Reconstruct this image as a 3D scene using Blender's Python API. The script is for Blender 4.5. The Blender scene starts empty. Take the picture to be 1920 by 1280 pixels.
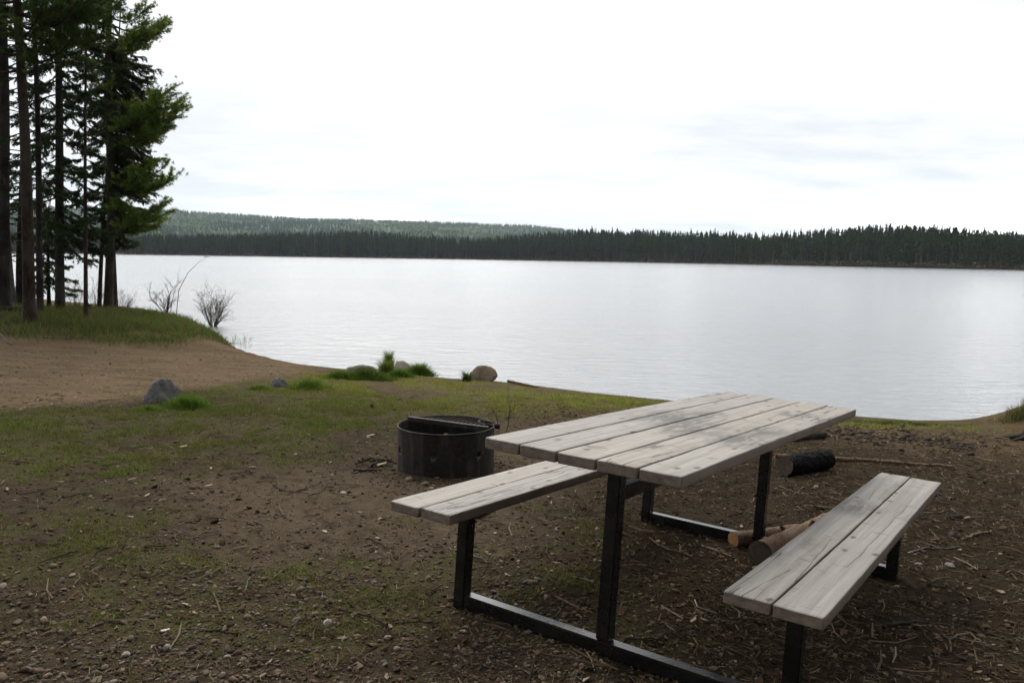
import bpy, bmesh, math, random
import numpy as np
from mathutils import Vector, Matrix
SC = bpy.context.scene
COL = SC.collection
R = math.radians
rng = np.random.default_rng(7)
random.seed(7)

# ------------------------------------------------------------------ camera model
F = 1547.0                                   # focal length in pixels of a 1920 wide frame
n_ = np.array([0.0148, -1.0, -0.10278]); Zc = n_ / np.linalg.norm(n_)
fw = np.array([0, 0, 1.0]); Yc = fw - fw.dot(Zc) * Zc; Yc /= np.linalg.norm(Yc)
Xc = np.cross(Yc, Zc)
M = np.stack([Xc, Yc, Zc])                   # camera (x right, y down, z forward) to world
# picnic table pose in camera axes (solved from its corners)
TU = np.array([0.56609883, -0.01812648, 0.82413806]); TV = np.array([0.82165023, 0.09306583, -0.562343])
TW = np.array([0.06650579, -0.99549494, -0.06757808]); TT = np.array([0.20273589, 0.36008117, 2.61069508])
foot = TT + 0.3 * TU - 0.75 * TW
HC = -(M @ foot)[2]
CAM = np.array([0, 0, HC])
ZW = HC - 1.85                               # lake level
TM = np.stack([M @ TU, M @ TV, M @ TW], axis=1); TO = M @ TT + CAM
def tab(u, v, w): return TO + TM @ np.array([u, v, w], float)
def ray(px, py): return M @ np.array([(px - 960) / F, (py - 640) / F, 1.0])
def on_z(px, py, z):
    d = ray(px, py); return CAM + d * ((z - HC) / d[2])
def at_dist(px, py, D):
    d = ray(px, py); return CAM + d * (D / math.hypot(d[0], d[1]))
def hor(px): return 481 + 0.0148 * (px - 960)

# ------------------------------------------------------------------ noise
def _h(i, j, s):
    v = np.sin(i * 127.1 + j * 311.7 + s * 74.7) * 43758.5453
    return v - np.floor(v)
def vnoise(x, y, s=0):
    i = np.floor(x); j = np.floor(y); a = x - i; b = y - j
    a = a * a * (3 - 2 * a); b = b * b * (3 - 2 * b)
    return (_h(i, j, s) * (1 - a) + _h(i + 1, j, s) * a) * (1 - b) + (_h(i, j + 1, s) * (1 - a) + _h(i + 1, j + 1, s) * a) * b
def fbm(x, y, s=0, o=4):
    t = 0; a = .5
    for k in range(o):
        t = t + a * vnoise(x * 2 ** k, y * 2 ** k, s + k); a *= .5
    return t / (1 - .5 ** o)
def sstep(a, b, x):
    t = np.clip((x - a) / (b - a), 0, 1); return t * t * (3 - 2 * t)

# ------------------------------------------------------------------ shore outline and terrain
SHPX = [(2300, 800), (2060, 789), (1920, 786), (1850, 788), (1800, 789), (1700, 788), (1600, 781), (1500, 774), (1380, 764), (1250, 751), (1200, 746),
        (1100, 736), (1000, 723), (935, 716), (870, 713), (810, 708), (740, 701), (690, 697), (640, 692), (600, 688),
        (560, 683), (500, 671), (460, 660), (437, 651), (430, 645), (418, 634), (385, 616), (325, 600), (235, 590), (130, 580),
        (60, 571), (0, 562), (-150, 548)]
SH = [on_z(x, y, ZW)[:2] for x, y in SHPX]
SH = [np.array([40.0, -8.0]), np.array([15.0, 7.0])] + SH + [SH[-1] + np.array([-30, 6.0]), np.array([-140.0, 40.0])]
POLY = np.array(SH + [np.array([-140.0, -140.0]), np.array([140.0, -140.0]), np.array([140., -20.])])
LINE = np.array(SH)
def seg_dist(x, y, P):
    d = np.full(x.shape, 1e9)
    for a, b in zip(P[:-1], P[1:]):
        ab = b - a; t = np.clip(((x - a[0]) * ab[0] + (y - a[1]) * ab[1]) / (ab @ ab), 0, 1)
        d = np.minimum(d, (x - a[0] - t * ab[0]) ** 2 + (y - a[1] - t * ab[1]) ** 2)
    return np.sqrt(d)
def inside(x, y, P):
    c = np.zeros(x.shape, bool); n = len(P)
    for k in range(n):
        a = P[k]; b = P[(k + 1) % n]
        if a[1] == b[1]: continue
        m = ((a[1] > y) != (b[1] > y)) & (x < (b[0] - a[0]) * (y - a[1]) / (b[1] - a[1]) + a[0])
        c ^= m
    return c
def shore_d(x, y):
    x = np.asarray(x, float); y = np.asarray(y, float)
    d = seg_dist(x, y, LINE); return np.where(inside(x, y, POLY), d, -d)
_f = [tab(u, v, -.755) for u in (.3, 2.0) for v in (-.64, .64)]
_A = np.array([[p[0], p[1], 1] for p in _f]); PL = np.linalg.lstsq(_A, np.array([p[2] for p in _f]), rcond=None)[0]
TC = tab(1.15, 0, -.75)
RB = on_z(2000, 772, ZW + .25)[:2]
def tz(x, y):
    x = np.asarray(x, float); y = np.asarray(y, float)
    d = shore_d(x, y)
    dl = d + .22 * (fbm(x * 1.1, y * 1.1, 3) - .5) * np.clip(np.abs(d), 0, 1)
    dp = np.maximum(dl, 0)
    land = .05 * (1 - np.exp(-dp / .2)) + .057 * np.minimum(dp, 8) + .012 * np.maximum(dp - 8, 0)
    spit = sstep(13.5, 16.5, y) * sstep(-2.5, -4.5, x) * sstep(.0, .75, dp) * .25
    rb = .30 * np.exp(-(((x - RB[0]) / .55) ** 2 + ((y - RB[1]) / .7) ** 2)) * sstep(-.4, .3, dl)
    z = ZW + np.where(dl > 0, land + spit + rb, np.maximum(.12 * dl, -1.6))
    w = np.exp(-(np.maximum(np.hypot(x - TC[0], y - TC[1]) - 1.3, 0) / .8) ** 2)
    z = z * (1 - w) + w * (PL[0] * x + PL[1] * y + PL[2])
    am = sstep(.0, .5, dp)
    z = z + am * (.035 * (fbm(x * .9, y * .9, 11) - .5) * (1 - .7 * w) + .022 * (fbm(x * 4, y * 4, 21, 3) - .5) + .012 * (fbm(x * 14, y * 14, 31, 2) - .5) + .007 * (vnoise(x * 33, y * 33, 37) - .5))
    return z
def tz1(x, y): return float(tz(np.array([x]), np.array([y]))[0])
_S = np.concatenate([np.linspace(1.5, 14, 2500), np.linspace(14, 80, 2500)])
def gnd(px, py):
    d = ray(px, py); P = CAM[:, None] + d[:, None] * _S
    below = P[2] < np.maximum(tz(P[0], P[1]), ZW)
    k = int(np.argmax(below)) if below.any() else len(_S) - 1
    return np.array([P[0, k], P[1, k], max(tz1(P[0, k], P[1, k]), ZW)])
def zone(pts): return np.array([gnd(*p)[:2] for p in pts])
def soft(x, y, P, w):
    d = seg_dist(x, y, np.vstack([P, P[:1]])); d = np.where(inside(x, y, P), d, -d)
    return sstep(-w, w, d)
Z_GRASS = zone([(-300, 800), (0, 772), (150, 757), (250, 752), (330, 738), (470, 716), (560, 702), (640, 694), (690, 699), (740, 703), (820, 711), (930, 719), (1000, 726), (1100, 738), (1250, 753),
                (1250, 775), (1100, 775), (1000, 778), (900, 785), (760, 805), (640, 845), (520, 870), (430, 895), (200, 925), (0, 930), (-300, 960)])
Z_SPIT = zone([(-200, 612), (0, 622), (180, 634), (300, 640), (428, 648), (428, 640), (360, 606), (300, 592), (215, 582), (100, 580), (-200, 575)])
Z_SAND = zone([(-400, 640), (0, 625), (180, 636), (300, 642), (430, 650), (500, 672), (600, 690), (560, 700), (470, 712), (330, 734), (250, 750), (0, 770), (-400, 790)])
Z_BARE = zone([(330, 905), (560, 870), (720, 850), (940, 800), (1050, 860), (1000, 960), (1000, 1050), (760, 1060), (560, 1070), (420, 1010)])
Z_RGR = zone([(1560, 786), (1700, 791), (1880, 791), (1880, 803), (1700, 806), (1560, 800)])
def zgrass(x, y):
    g = soft(x, y, Z_GRASS, .55); n = fbm(x * 1.3, y * 1.3, 41); n2 = fbm(x * 4.5, y * 4.5, 45)
    d = np.hypot(x, y)
    fade = sstep(4.6, 7.2, d)
    g = g * sstep(.34, .50, .6 * fbm(x * 2.4, y * 1.5, 47, 3) + .4 * fbm(x * .7, y * .5, 48, 2) + .10 * sstep(.75, .95, soft(x, y, Z_GRASS, 1.2)))
    g1 = g * sstep(.60 - .30 * fade, .74 - .22 * fade, .5 * n + .5 * n2 + .08 * fade)
    g2 = soft(x, y, Z_SPIT, .8) * sstep(.34, .60, n * .6 + n2 * .4)
    g3 = soft(x, y, Z_RGR, .2) * sstep(.3, .5, n2)
    moss = .9 * sstep(.43, .62, .5 * n + .5 * n2) * sstep(1.0, .2, x) * sstep(5.2, 4.0, d)
    return np.clip(np.maximum(np.maximum(g1, g2), np.maximum(g3, moss)), 0, 1) * (shore_d(x, y) > .02)
def zsand(x, y): return np.clip(soft(x, y, Z_SAND, .3) + .0, 0, 1)
Z_SHADE = zone([(1000, 1290), (940, 1130), (1050, 960), (1180, 840), (1420, 800), (1560, 815), (1700, 850), (2100, 860), (2400, 1000), (2400, 1290)])  # foreground under tree canopy, its shade painted as darker ground
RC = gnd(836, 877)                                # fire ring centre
def zshade_burnt(x, y): return np.clip(.9 * np.exp(-((x - RC[0] + .12) ** 2 + (y - RC[1]) ** 2) / .55) * sstep(.2, .6, fbm(x * 4, y * 4, 88)), 0, 1) + (1 - np.exp(-((x - RC[0]) ** 2 + (y - RC[1]) ** 2) / .55)) * soft(x, y, Z_SHADE, .45) * (.75 + .25 * sstep(.35, .6, fbm(x * 3, y * 3, 87)))  # burnt ground round the ring, plus painted canopy shade over the foreground
def zshore_light(x, y): return sstep(4.8, 1.2, shore_d(x, y)) * (.7 + .3 * fbm(x * 2, y * 2, 89))  # mask for painted open-sky light, strongest by the water
def zbare(x, y): return soft(x, y, Z_BARE, .5)

# ------------------------------------------------------------------ mesh helpers
def mesh_np(name, V, Fs, mat=None, attrs=None, smooth=False, parent=None):
    """V (n,3); Fs list of (m,k) int arrays"""
    me = bpy.data.meshes.new(name)
    V = np.ascontiguousarray(V, np.float32)
    Fs = [f for f in Fs if len(f)]
    loops = np.concatenate([f.ravel() for f in Fs]).astype(np.int32)
    tot = np.concatenate([np.full(len(f), f.shape[1], np.int32) for f in Fs])
    st = np.concatenate([[0], np.cumsum(tot)[:-1]]).astype(np.int32)
    me.vertices.add(len(V)); me.vertices.foreach_set('co', V.ravel())
    me.loops.add(len(loops)); me.loops.foreach_set('vertex_index', loops)
    me.polygons.add(len(tot)); me.polygons.foreach_set('loop_start', st); me.polygons.foreach_set('loop_total', tot)
    me.polygons.foreach_set('use_smooth', np.full(len(tot), bool(smooth)))
    me.update(calc_edges=True)
    for k, (typ, arr) in (attrs or {}).items():
        a = me.attributes.new(k, typ, 'POINT')
        if typ == 'FLOAT': a.data.foreach_set('value', np.ascontiguousarray(arr, np.float32).ravel())
        elif typ == 'FLOAT_VECTOR': a.data.foreach_set('vector', np.ascontiguousarray(arr, np.float32).ravel())
        else:
            arr = np.asarray(arr, np.float32)
            if arr.shape[1] == 3: arr = np.hstack([arr, np.ones((len(arr), 1), np.float32)])
            a.data.foreach_set('color', np.ascontiguousarray(arr).ravel())
    o = bpy.data.objects.new(name, me); COL.objects.link(o)
    if mat: me.materials.append(mat)
    if parent: o.parent = parent
    return o
def tag(o, label=None, cat=None, group=None, kind=None):
    for k, v in (('label', label), ('category', cat), ('group', group), ('kind', kind)):
        if v: o[k] = v
    return o
def empty(name, loc, label=None, cat=None, group=None, rot=None):
    o = bpy.data.objects.new(name, None); COL.objects.link(o); o.location = Vector(loc)
    o.empty_display_size = .1
    if rot is not None: o.rotation_euler = rot
    return tag(o, label, cat, group)
class MB:
    def __init__(s): s.V = []; s.F = {}; s.n = 0; s.C = []
    def add(s, V, Fs, c=None):
        V = np.asarray(V, float)
        for f in Fs:
            f = np.asarray(f, int)
            if f.ndim == 1: f = f[None]
            s.F.setdefault(f.shape[1], []).append(f + s.n)
        s.V.append(V); s.n += len(V)
        s.C.append(np.tile(np.asarray(c if c is not None else (1, 1, 1), float), (len(V), 1)) if np.ndim(c) < 2 else np.asarray(c))
    def build(s, name, mat, parent=None, smooth=False, col=False, off=None, attrs=None):
        V = np.concatenate(s.V)
        if off is not None: V = V - np.asarray(off)
        at = dict(attrs or {})
        if col: at['col'] = ('FLOAT_COLOR', np.concatenate(s.C))
        return mesh_np(name, V, [np.concatenate(f) for f in s.F.values()], mat, at, smooth, parent)
def tube_geo(P, r, k=6, cap=True):
    P = np.asarray(P, float); n = len(P); r = np.broadcast_to(np.asarray(r, float), (n,))
    T = np.gradient(P, axis=0); T /= np.linalg.norm(T, axis=1)[:, None] + 1e-12
    ref = np.array([0, 0, 1.0]) if abs(T[0, 2]) < .9 else np.array([1.0, 0, 0])
    A = np.cross(T, ref); A /= np.linalg.norm(A, axis=1)[:, None] + 1e-12
    B = np.cross(T, A)
    th = np.arange(k) / k * 2 * math.pi
    V = P[:, None] + r[:, None, None] * (np.cos(th)[None, :, None] * A[:, None] + np.sin(th)[None, :, None] * B[:, None])
    idx = np.arange(n * k).reshape(n, k); nx = np.roll(idx, -1, axis=1)
    Q = np.stack([idx[:-1], nx[:-1], nx[1:], idx[1:]], axis=-1).reshape(-1, 4)
    Fs = [Q]
    if cap: Fs += [idx[0][None], idx[-1][::-1][None]]
    return V.reshape(-1, 3), Fs

# ------------------------------------------------------------------ materials
def newmat(name):
    m = bpy.data.materials.new(name); m.use_nodes = True
    nt = m.node_tree; nt.nodes.clear()
    o = nt.nodes.new('ShaderNodeOutputMaterial'); b = nt.nodes.new('ShaderNodeBsdfPrincipled')
    nt.links.new(b.outputs[0], o.inputs[0]); return m, nt, b
class NT:
    """little helper to write node graphs"""
    def __init__(s, nt): s.nt = nt
    def n(s, typ, **kw):
        nd = s.nt.nodes.new(typ)
        for k, v in kw.items():
            if k.startswith('_'): setattr(nd, k[1:], v)
        return nd
    def set(s, sock, v):
        if isinstance(v, bpy.types.NodeSocket): s.nt.links.new(v, sock)
        elif v is not None:
            try: sock.default_value = v
            except Exception: sock.default_value = tuple(v) + (1,)
    def noise(s, vec, scale, detail=4, rough=.55, dist=0, out='Fac'):
        nd = s.n('ShaderNodeTexNoise'); s.set(nd.inputs['Vector'], vec); nd.inputs['Scale'].default_value = scale
        nd.inputs['Detail'].default_value = detail; nd.inputs['Roughness'].default_value = rough; nd.inputs['Distortion'].default_value = dist
        return nd.outputs[out]
    def ramp(s, f, stops, interp='LINEAR'):
        nd = s.n('ShaderNodeValToRGB'); s.set(nd.inputs[0], f); cr = nd.color_ramp; cr.interpolation = interp
        while len(cr.elements) < len(stops): cr.elements.new(.5)
        for e, (p, c) in zip(cr.elements, stops):
            e.position = p; e.color = (c, c, c, 1) if np.ndim(c) == 0 else tuple(c) + (1,)
        return nd.outputs[0]
    def mix(s, f, a, b, mode='MIX'):
        nd = s.n('ShaderNodeMix', _data_type='RGBA', _blend_type=mode)
        s.set(nd.inputs[0], f); s.set(nd.inputs[6], a); s.set(nd.inputs[7], b); return nd.outputs[2]
    def math(s, op, a, b=0.0, c=None, clamp=False):
        nd = s.n('ShaderNodeMath', _operation=op, _use_clamp=clamp); s.set(nd.inputs[0], a); s.set(nd.inputs[1], b)
        if c is not None: s.set(nd.inputs[2], c)
        return nd.outputs[0]
    def attr(s, name, out='Fac'): 
        nd = s.n('ShaderNodeAttribute'); nd.attribute_name = name; return nd.outputs[out]
    def obj(s): return s.n('ShaderNodeTexCoord').outputs['Object']
    def pos(s): return s.n('ShaderNodeNewGeometry').outputs['Position']
    def mapv(s, v, sc=(1, 1, 1), rot=(0, 0, 0), loc=(0, 0, 0)):
        nd = s.n('ShaderNodeMapping'); s.set(nd.inputs[0], v); nd.inputs['Scale'].default_value = sc; nd.inputs['Rotation'].default_value = rot; nd.inputs['Location'].default_value = loc
        return nd.outputs[0]
    def bump(s, h, strength, dist, normal=None):
        nd = s.n('ShaderNodeBump'); s.set(nd.inputs['Height'], h); nd.inputs['Strength'].default_value = strength; nd.inputs['Distance'].default_value = dist
        if normal is not None: s.set(nd.inputs['Normal'], normal)
        return nd.outputs[0]
def principled(b, **kw):
    for k, v in kw.items():
        nm = {'base': 'Base Color', 'rough': 'Roughness', 'spec': 'Specular IOR Level', 'metal': 'Metallic', 'normal': 'Normal', 'ior': 'IOR'}[k]
        if isinstance(v, bpy.types.NodeSocket): b.id_data.links.new(v, b.inputs[nm])
        else: b.inputs[nm].default_value = (tuple(v) + (1,)) if np.ndim(v) == 1 and len(v) == 3 else v

def ground_mat():
    m, nt, b = newmat('ground'); g = NT(nt); p = g.pos()
    big = g.noise(p, .8, 5); mid = g.noise(p, 9, 8, .72); fine = g.noise(p, 38, 5, .7); grit = g.noise(p, 140, 3, .7)
    soil = g.mix(g.ramp(mid, [(.3, 0), (.7, 1)]), (.022, .0160, .0100), (.056, .042, .026))
    bare = g.mix(g.ramp(mid, [(.3, 0), (.7, 1)]), (.054, .040, .026), (.094, .071, .048))
    c = g.mix(g.math('MULTIPLY', g.attr('bare'), g.ramp(big, [(.25, .45), (.6, 1)])), soil, bare)
    sand = g.mix(g.ramp(mid, [(.3, 0), (.7, 1)]), (.088, .060, .034), (.140, .100, .060))
    strk = g.noise(g.mapv(p, (.9, 2.6, 1)), 1.6, 6, .65); sand = g.mix(g.ramp(strk, [(.42, .0), (.62, .75)]), sand, (.062, .043, .026)); sand = g.mix(g.ramp(g.noise(p, 26, 4, .7), [(.57, 0), (.68, .7)]), sand, (.20, .155, .11))
    c = g.mix(g.attr('sand'), c, sand)
    gr = g.mix(g.ramp(fine, [(.3, 0), (.7, 1)]), (.030, .032, .010), (.066, .062, .024))
    c = g.mix(g.math('MULTIPLY', g.attr('grass'), .75), c, gr)
    wet = g.attr('wet'); c = g.mix(wet, c, (.055, .036, .024))
    c = g.mix(g.ramp(fine, [(.3, .75), (.48, 0)]), c, (.02, .016, .012))
    c = g.mix(g.ramp(grit, [(.56, 0), (.70, .6)]), c, (.16, .12, .08))
    c = g.mix(g.ramp(grit, [(.28, .6), (.42, 0)]), c, (.018, .014, .011))
    h = g.math('ADD', g.math('MULTIPLY', fine, .6), g.math('MULTIPLY', grit, .35))
    n = g.bump(h, .9, .03)
    c = g.mix(g.math('MULTIPLY', g.attr('shore'), g.math('SUBTRACT', 1.0, g.attr('sand'))), c, g.mix(1., c, (1.75, 1.72, 1.55), 'MULTIPLY'))  # soil colour brightened toward the shore, standing in for open-sky light
    dk = g.attr('shade_burnt'); c = g.mix(dk, c, g.mix(1., c, (.56, .55, .54), 'MULTIPLY'))  # canopy shade multiplied into the soil colour, with the burnt ring ground
    principled(b, base=c, rough=1., spec=.02, normal=n); return m
def col_mat(name, rough=.9, spec=.2, var=.25, scale=30., trans=0.0, bump=0.0):
    """surface that carries its own per-piece colour in the attribute col"""
    m, nt, b = newmat(name); g = NT(nt)
    c = g.attr('col', 'Color'); nz = g.noise(g.pos(), scale, 3)
    c = g.mix(1.0, c, g.ramp(nz, [(.25, 1 - var), (.75, 1 + var)]), 'MULTIPLY')
    principled(b, base=c, rough=rough, spec=spec)
    if bump: principled(b, normal=g.bump(nz, .5, bump))
    if trans:
        t = g.n('ShaderNodeBsdfTranslucent'); g.set(t.inputs[0], c); mx = g.n('ShaderNodeMixShader'); mx.inputs[0].default_value = trans
        nt.links.new(b.outputs[0], mx.inputs[1]); nt.links.new(t.outputs[0], mx.inputs[2])
        nt.links.new(mx.outputs[0], [x for x in nt.nodes if x.type == 'OUTPUT_MATERIAL'][0].inputs[0])
    return m
def bark_mat(name, a, b_, sc=1.0):
    m, nt, b = newmat(name); g = NT(nt); p = g.mapv(g.pos(), (22 * sc, 22 * sc, 6 * sc))
    n1 = g.noise(p, 1.2, 6, .7, .6); n2 = g.noise(g.pos(), 2.2, 4)
    c = g.mix(g.ramp(n1, [(.35, 0), (.65, 1)]), a, b_); c = g.mix(g.ramp(n2, [(.4, 0), (.75, .5)]), c, (.10, .095, .085))
    principled(b, base=c, rough=.95, spec=.1, normal=g.bump(n1, 1., .03)); return m
def on_tab(px, py, w):
    d = TM.T @ ray(px, py); o_ = TM.T @ (CAM - TO); q = o_ + d * ((w - o_[2]) / d[2]); return q[:2]
CRACKS = [(on_tab(*a, w_), on_tab(*b_, w_), w_ == 0) for a, b_, w_ in (((1589, 1062), (1702, 947), -.305), ((1389, 1116), (1481, 1068), -.305), ((1628, 935), (1642, 918), -.305), ((1490, 1090), (1560, 1010), -.305),
    ((1000, 838), (1180, 797), 0), ((1170, 852), (1290, 812), 0), ((860, 962), (980, 920), -.305), ((1330, 845), (1420, 812), 0))]
STAINS = [(on_tab(*a, 0), r_, True) for a, r_ in (((1255, 783), .20), ((1300, 802), .17), ((1385, 824), .14), ((1432, 808), .12), ((1490, 776), .10), ((1330, 778), .1))] + [(on_tab(*a, -.305), r_, False) for a, r_ in (((1600, 950), .12),)]
def wood_mat():
    m, nt, b = newmat('weathered_wood'); g = NT(nt)
    w = g.attr('wood', 'Vector')
    warp = g.noise(g.mapv(w, (2.2, 9, 3)), 1, 3, out='Color')
    wv = g.n('ShaderNodeVectorMath', _operation='MULTIPLY_ADD'); g.set(wv.inputs[0], warp); wv.inputs[1].default_value = (.0, .022, .02); g.set(wv.inputs[2], w); wv = wv.outputs[0]
    grain = g.noise(g.mapv(wv, (3.0, 120, 60)), 1, 5, .65)
    grain2 = g.noise(g.mapv(wv, (1.2, 34, 20)), 1, 4, .6)
    blot = g.noise(g.mapv(w, (9, 22, 9)), 1, 6, .7)
    plank = g.noise(g.mapv(w, (.15, .3, .77)), 1, 0)
    c = g.mix(g.ramp(grain2, [(.3, 0), (.7, 1)]), (.140, .129, .114), (.238, .224, .204))
    c = g.mix(1., c, g.ramp(plank, [(.3, .84), (.7, 1.12)]), 'MULTIPLY'); c = g.mix(g.ramp(plank, [(.35, .0), (.65, .6)]), c, (.175, .15, .12))
    c = g.mix(g.ramp(grain, [(.30, .32), (.46, 0)]), c, (.085, .073, .06))
    c = g.mix(g.ramp(grain, [(.58, 0), (.75, .35)]), c, (.31, .292, .268))
    st = g.ramp(g.noise(g.mapv(w, (1.5, 3.5, 2.)), 1, 2), [(.50, 0), (.66, 1)])
    st = g.math('MULTIPLY', st, g.ramp(blot, [(.44, 0), (.62, .75)]))
    c = g.mix(st, c, (.10, .088, .075))
    c = g.mix(g.ramp(blot, [(.28, .5), (.40, 0)]), c, (.15, .13, .11))
    # short scrapes across and along the grain
    sc = g.noise(g.mapv(w, (42, 7, 7)), 1, 3, .6); sm = g.noise(g.mapv(w, (5, 9, 4), loc=(3, 1, 5)), 1, 2)
    c = g.mix(g.math('MULTIPLY', g.ramp(sc, [(.60, 0), (.65, .85)]), g.ramp(sm, [(.47, 0), (.55, 1)])), c, (.07, .058, .046))
    cr = g.noise(g.mapv(wv, (.9, 14, 8)), 1, 3, .5); crm = g.noise(g.mapv(w, (1.1, 4, 4), loc=(9, 2, 1)), 1, 1)
    band = g.math('LESS_THAN', g.math('ABSOLUTE', g.math('SUBTRACT', cr, .5)), .012)
    crack = g.math('MULTIPLY', band, g.ramp(crm, [(.54, 0), (.58, 1)]))
    c = g.mix(g.math('MULTIPLY', crack, .85), c, (.035, .028, .022))
    ob = g.n('ShaderNodeSeparateXYZ'); g.set(ob.inputs[0], g.obj()); U = g.math('ADD', ob.outputs[0], 1.15); V_ = ob.outputs[1]; Zo = ob.outputs[2]
    wig = g.noise(g.mapv(w, (5, 0, 0)), 1, 5, .5); extra = None
    for (a, c2, top) in CRACKS:
        sl = (c2[1] - a[1]) / (c2[0] - a[0])
        ctr = g.math('ADD', g.math('MULTIPLY_ADD', g.math('SUBTRACT', U, a[0]), sl, a[1]), g.math('MULTIPLY', g.math('SUBTRACT', wig, .5), .020))
        msk = g.math('LESS_THAN', g.math('ABSOLUTE', g.math('SUBTRACT', V_, ctr)), g.math('MULTIPLY', g.ramp(wig, [(.3, .3), (.7, 1)]), .0026))
        msk = g.math('MULTIPLY', msk, g.math('MULTIPLY', g.math('GREATER_THAN', U, min(a[0], c2[0])), g.math('LESS_THAN', U, max(a[0], c2[0]))))
        msk = g.math('MULTIPLY', msk, g.math('GREATER_THAN' if top else 'LESS_THAN', Zo, .6)); extra = msk if extra is None else g.math('MAXIMUM', extra, msk)
    crack = g.math('MAXIMUM', crack, extra); c = g.mix(g.math('MULTIPLY', extra, .9), c, (.04, .03, .022))
    for (a, rad, top) in STAINS:
        dx = g.math('MULTIPLY', g.math('SUBTRACT', U, a[0]), .6); dy = g.math('SUBTRACT', V_, a[1]); dd = g.math('SQRT', g.math('ADD', g.math('MULTIPLY', dx, dx), g.math('MULTIPLY', dy, dy)))
        f = g.math('MULTIPLY', g.math('MULTIPLY', g.ramp(g.math('DIVIDE', dd, rad), [(.3, 1.), (1, 0)]), g.ramp(blot, [(.36, 0), (.52, 1)])), g.math('GREATER_THAN' if top else 'LESS_THAN', Zo, .6))
        c = g.mix(f, c, (.055, .050, .045))
    # knots
    vo = g.n('ShaderNodeTexVoronoi', _voronoi_dimensions='2D'); g.set(vo.inputs['Vector'], g.mapv(w, (4.6, 9., .0))); vo.inputs['Scale'].default_value = 1.; vo.inputs['Randomness'].default_value = 1
    kn = g.ramp(g.math('ADD', vo.outputs['Distance'], g.math('MULTIPLY', grain, .06)), [(.075, 1.), (.15, 0)])
    rr = g.n('ShaderNodeSeparateColor'); g.set(rr.inputs[0], vo.outputs['Color'])
    c = g.mix(g.math('MULTIPLY', kn, g.math('GREATER_THAN', rr.outputs[0], .55)), c, (.045, .030, .020))
    # sawn sides and ends keep a browner tone
    side = g.attr('edge'); sd = g.mix(g.ramp(grain2, [(.3, 0), (.7, 1)]), (.09, .064, .045), (.18, .135, .10))
    sd = g.mix(g.ramp(blot, [(.35, .6), (.55, 0)]), sd, (.07, .052, .04))
    c = g.mix(g.math('MULTIPLY', side, .85), c, sd)
    h = g.math('SUBTRACT', g.math('ADD', g.math('MULTIPLY', grain, .5), g.math('MULTIPLY', grain2, .5)), g.math('MULTIPLY', crack, 1.2))
    principled(b, base=c, rough=g.ramp(grain, [(.3, .72), (.7, .56)]), spec=.26, normal=g.bump(h, .5, .004)); return m
def paint_mat():
    m, nt, b = newmat('black_paint'); g = NT(nt); p = g.obj()
    n1 = g.noise(p, 9, 5, .7); n2 = g.noise(p, 60, 4, .7)
    c = g.mix(g.ramp(n1, [(.55, 0), (.75, .5)]), (.007, .0065, .0065), (.022, .018, .015))
    c = g.mix(g.ramp(n2, [(.72, 0), (.78, .7)]), c, (.04, .025, .017))
    principled(b, base=c, rough=g.ramp(n1, [(.3, .16), (.75, .42)]), spec=.5, normal=g.bump(n2, .25, .002)); return m
def rust_mat(name, a, b_):
    m, nt, b = newmat(name); g = NT(nt); p = g.obj()
    n1 = g.noise(p, 7, 6, .7); n2 = g.noise(p, 45, 5, .7); n3 = g.noise(g.mapv(p, (14, 14, 2.5)), 1, 4)
    c = g.mix(g.ramp(n1, [(.35, 0), (.7, 1)]), a, b_); c = g.mix(g.ramp(n2, [(.55, 0), (.72, .6)]), c, (.085, .042, .022))
    c = g.mix(g.ramp(n3, [(.5, 0), (.72, .6)]), c, (.075, .06, .048))
    principled(b, base=c, rough=.75, spec=.2, metal=.0, normal=g.bump(n2, .5, .004)); return m
def rock_mat(name, a, b_, c_, sc=1.):
    m, nt, b = newmat(name); g = NT(nt); p = g.obj()
    n1 = g.noise(p, 5 * sc, 6, .65); n2 = g.noise(p, 55 * sc, 4, .75); n3 = g.noise(p, 2.2 * sc, 3)
    c = g.mix(g.ramp(n1, [(.35, 0), (.65, 1)]), a, b_); c = g.mix(g.ramp(n2, [(.56, 0), (.68, .8)]), c, c_)
    c = g.mix(g.ramp(n2, [(.3, .7), (.42, 0)]), c, tuple(x * .35 for x in a)); c = g.mix(g.ramp(n3, [(.55, 0), (.7, .35)]), c, c_)
    principled(b, base=c, rough=.85, spec=.3, normal=g.bump(g.math('ADD', n1, g.math('MULTIPLY', n2, .3)), .7, .03)); return m
def water_mat():
    m, nt, b = newmat('lake_water'); g = NT(nt); p = g.pos()
    a1 = g.noise(g.mapv(p, (2.0, 5.0, 1), (0, 0, R(14))), 1, 4, .6, .5)
    a2 = g.noise(g.mapv(p, (.35, 1.1, 1), (0, 0, R(-8))), 1, 2, .5, .2)
    a3 = g.noise(g.mapv(p, (5.0, 13, 1), (0, 0, R(20))), 1, 2, .5)
    pat = g.ramp(g.noise(g.mapv(p, (.03, .10, 1)), 1, 3), [(.35, .75), (.65, 1.1)])
    h = g.math('MULTIPLY', g.math('ADD', g.math('ADD', g.math('MULTIPLY', a1, .078), g.math('MULTIPLY', a2, .045)), g.math('MULTIPLY', a3, .030)), pat)
    principled(b, base=(.165, .172, .182), rough=.19, ior=1.333, spec=.5, normal=g.bump(h, 1.0, .55)); return m

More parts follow.
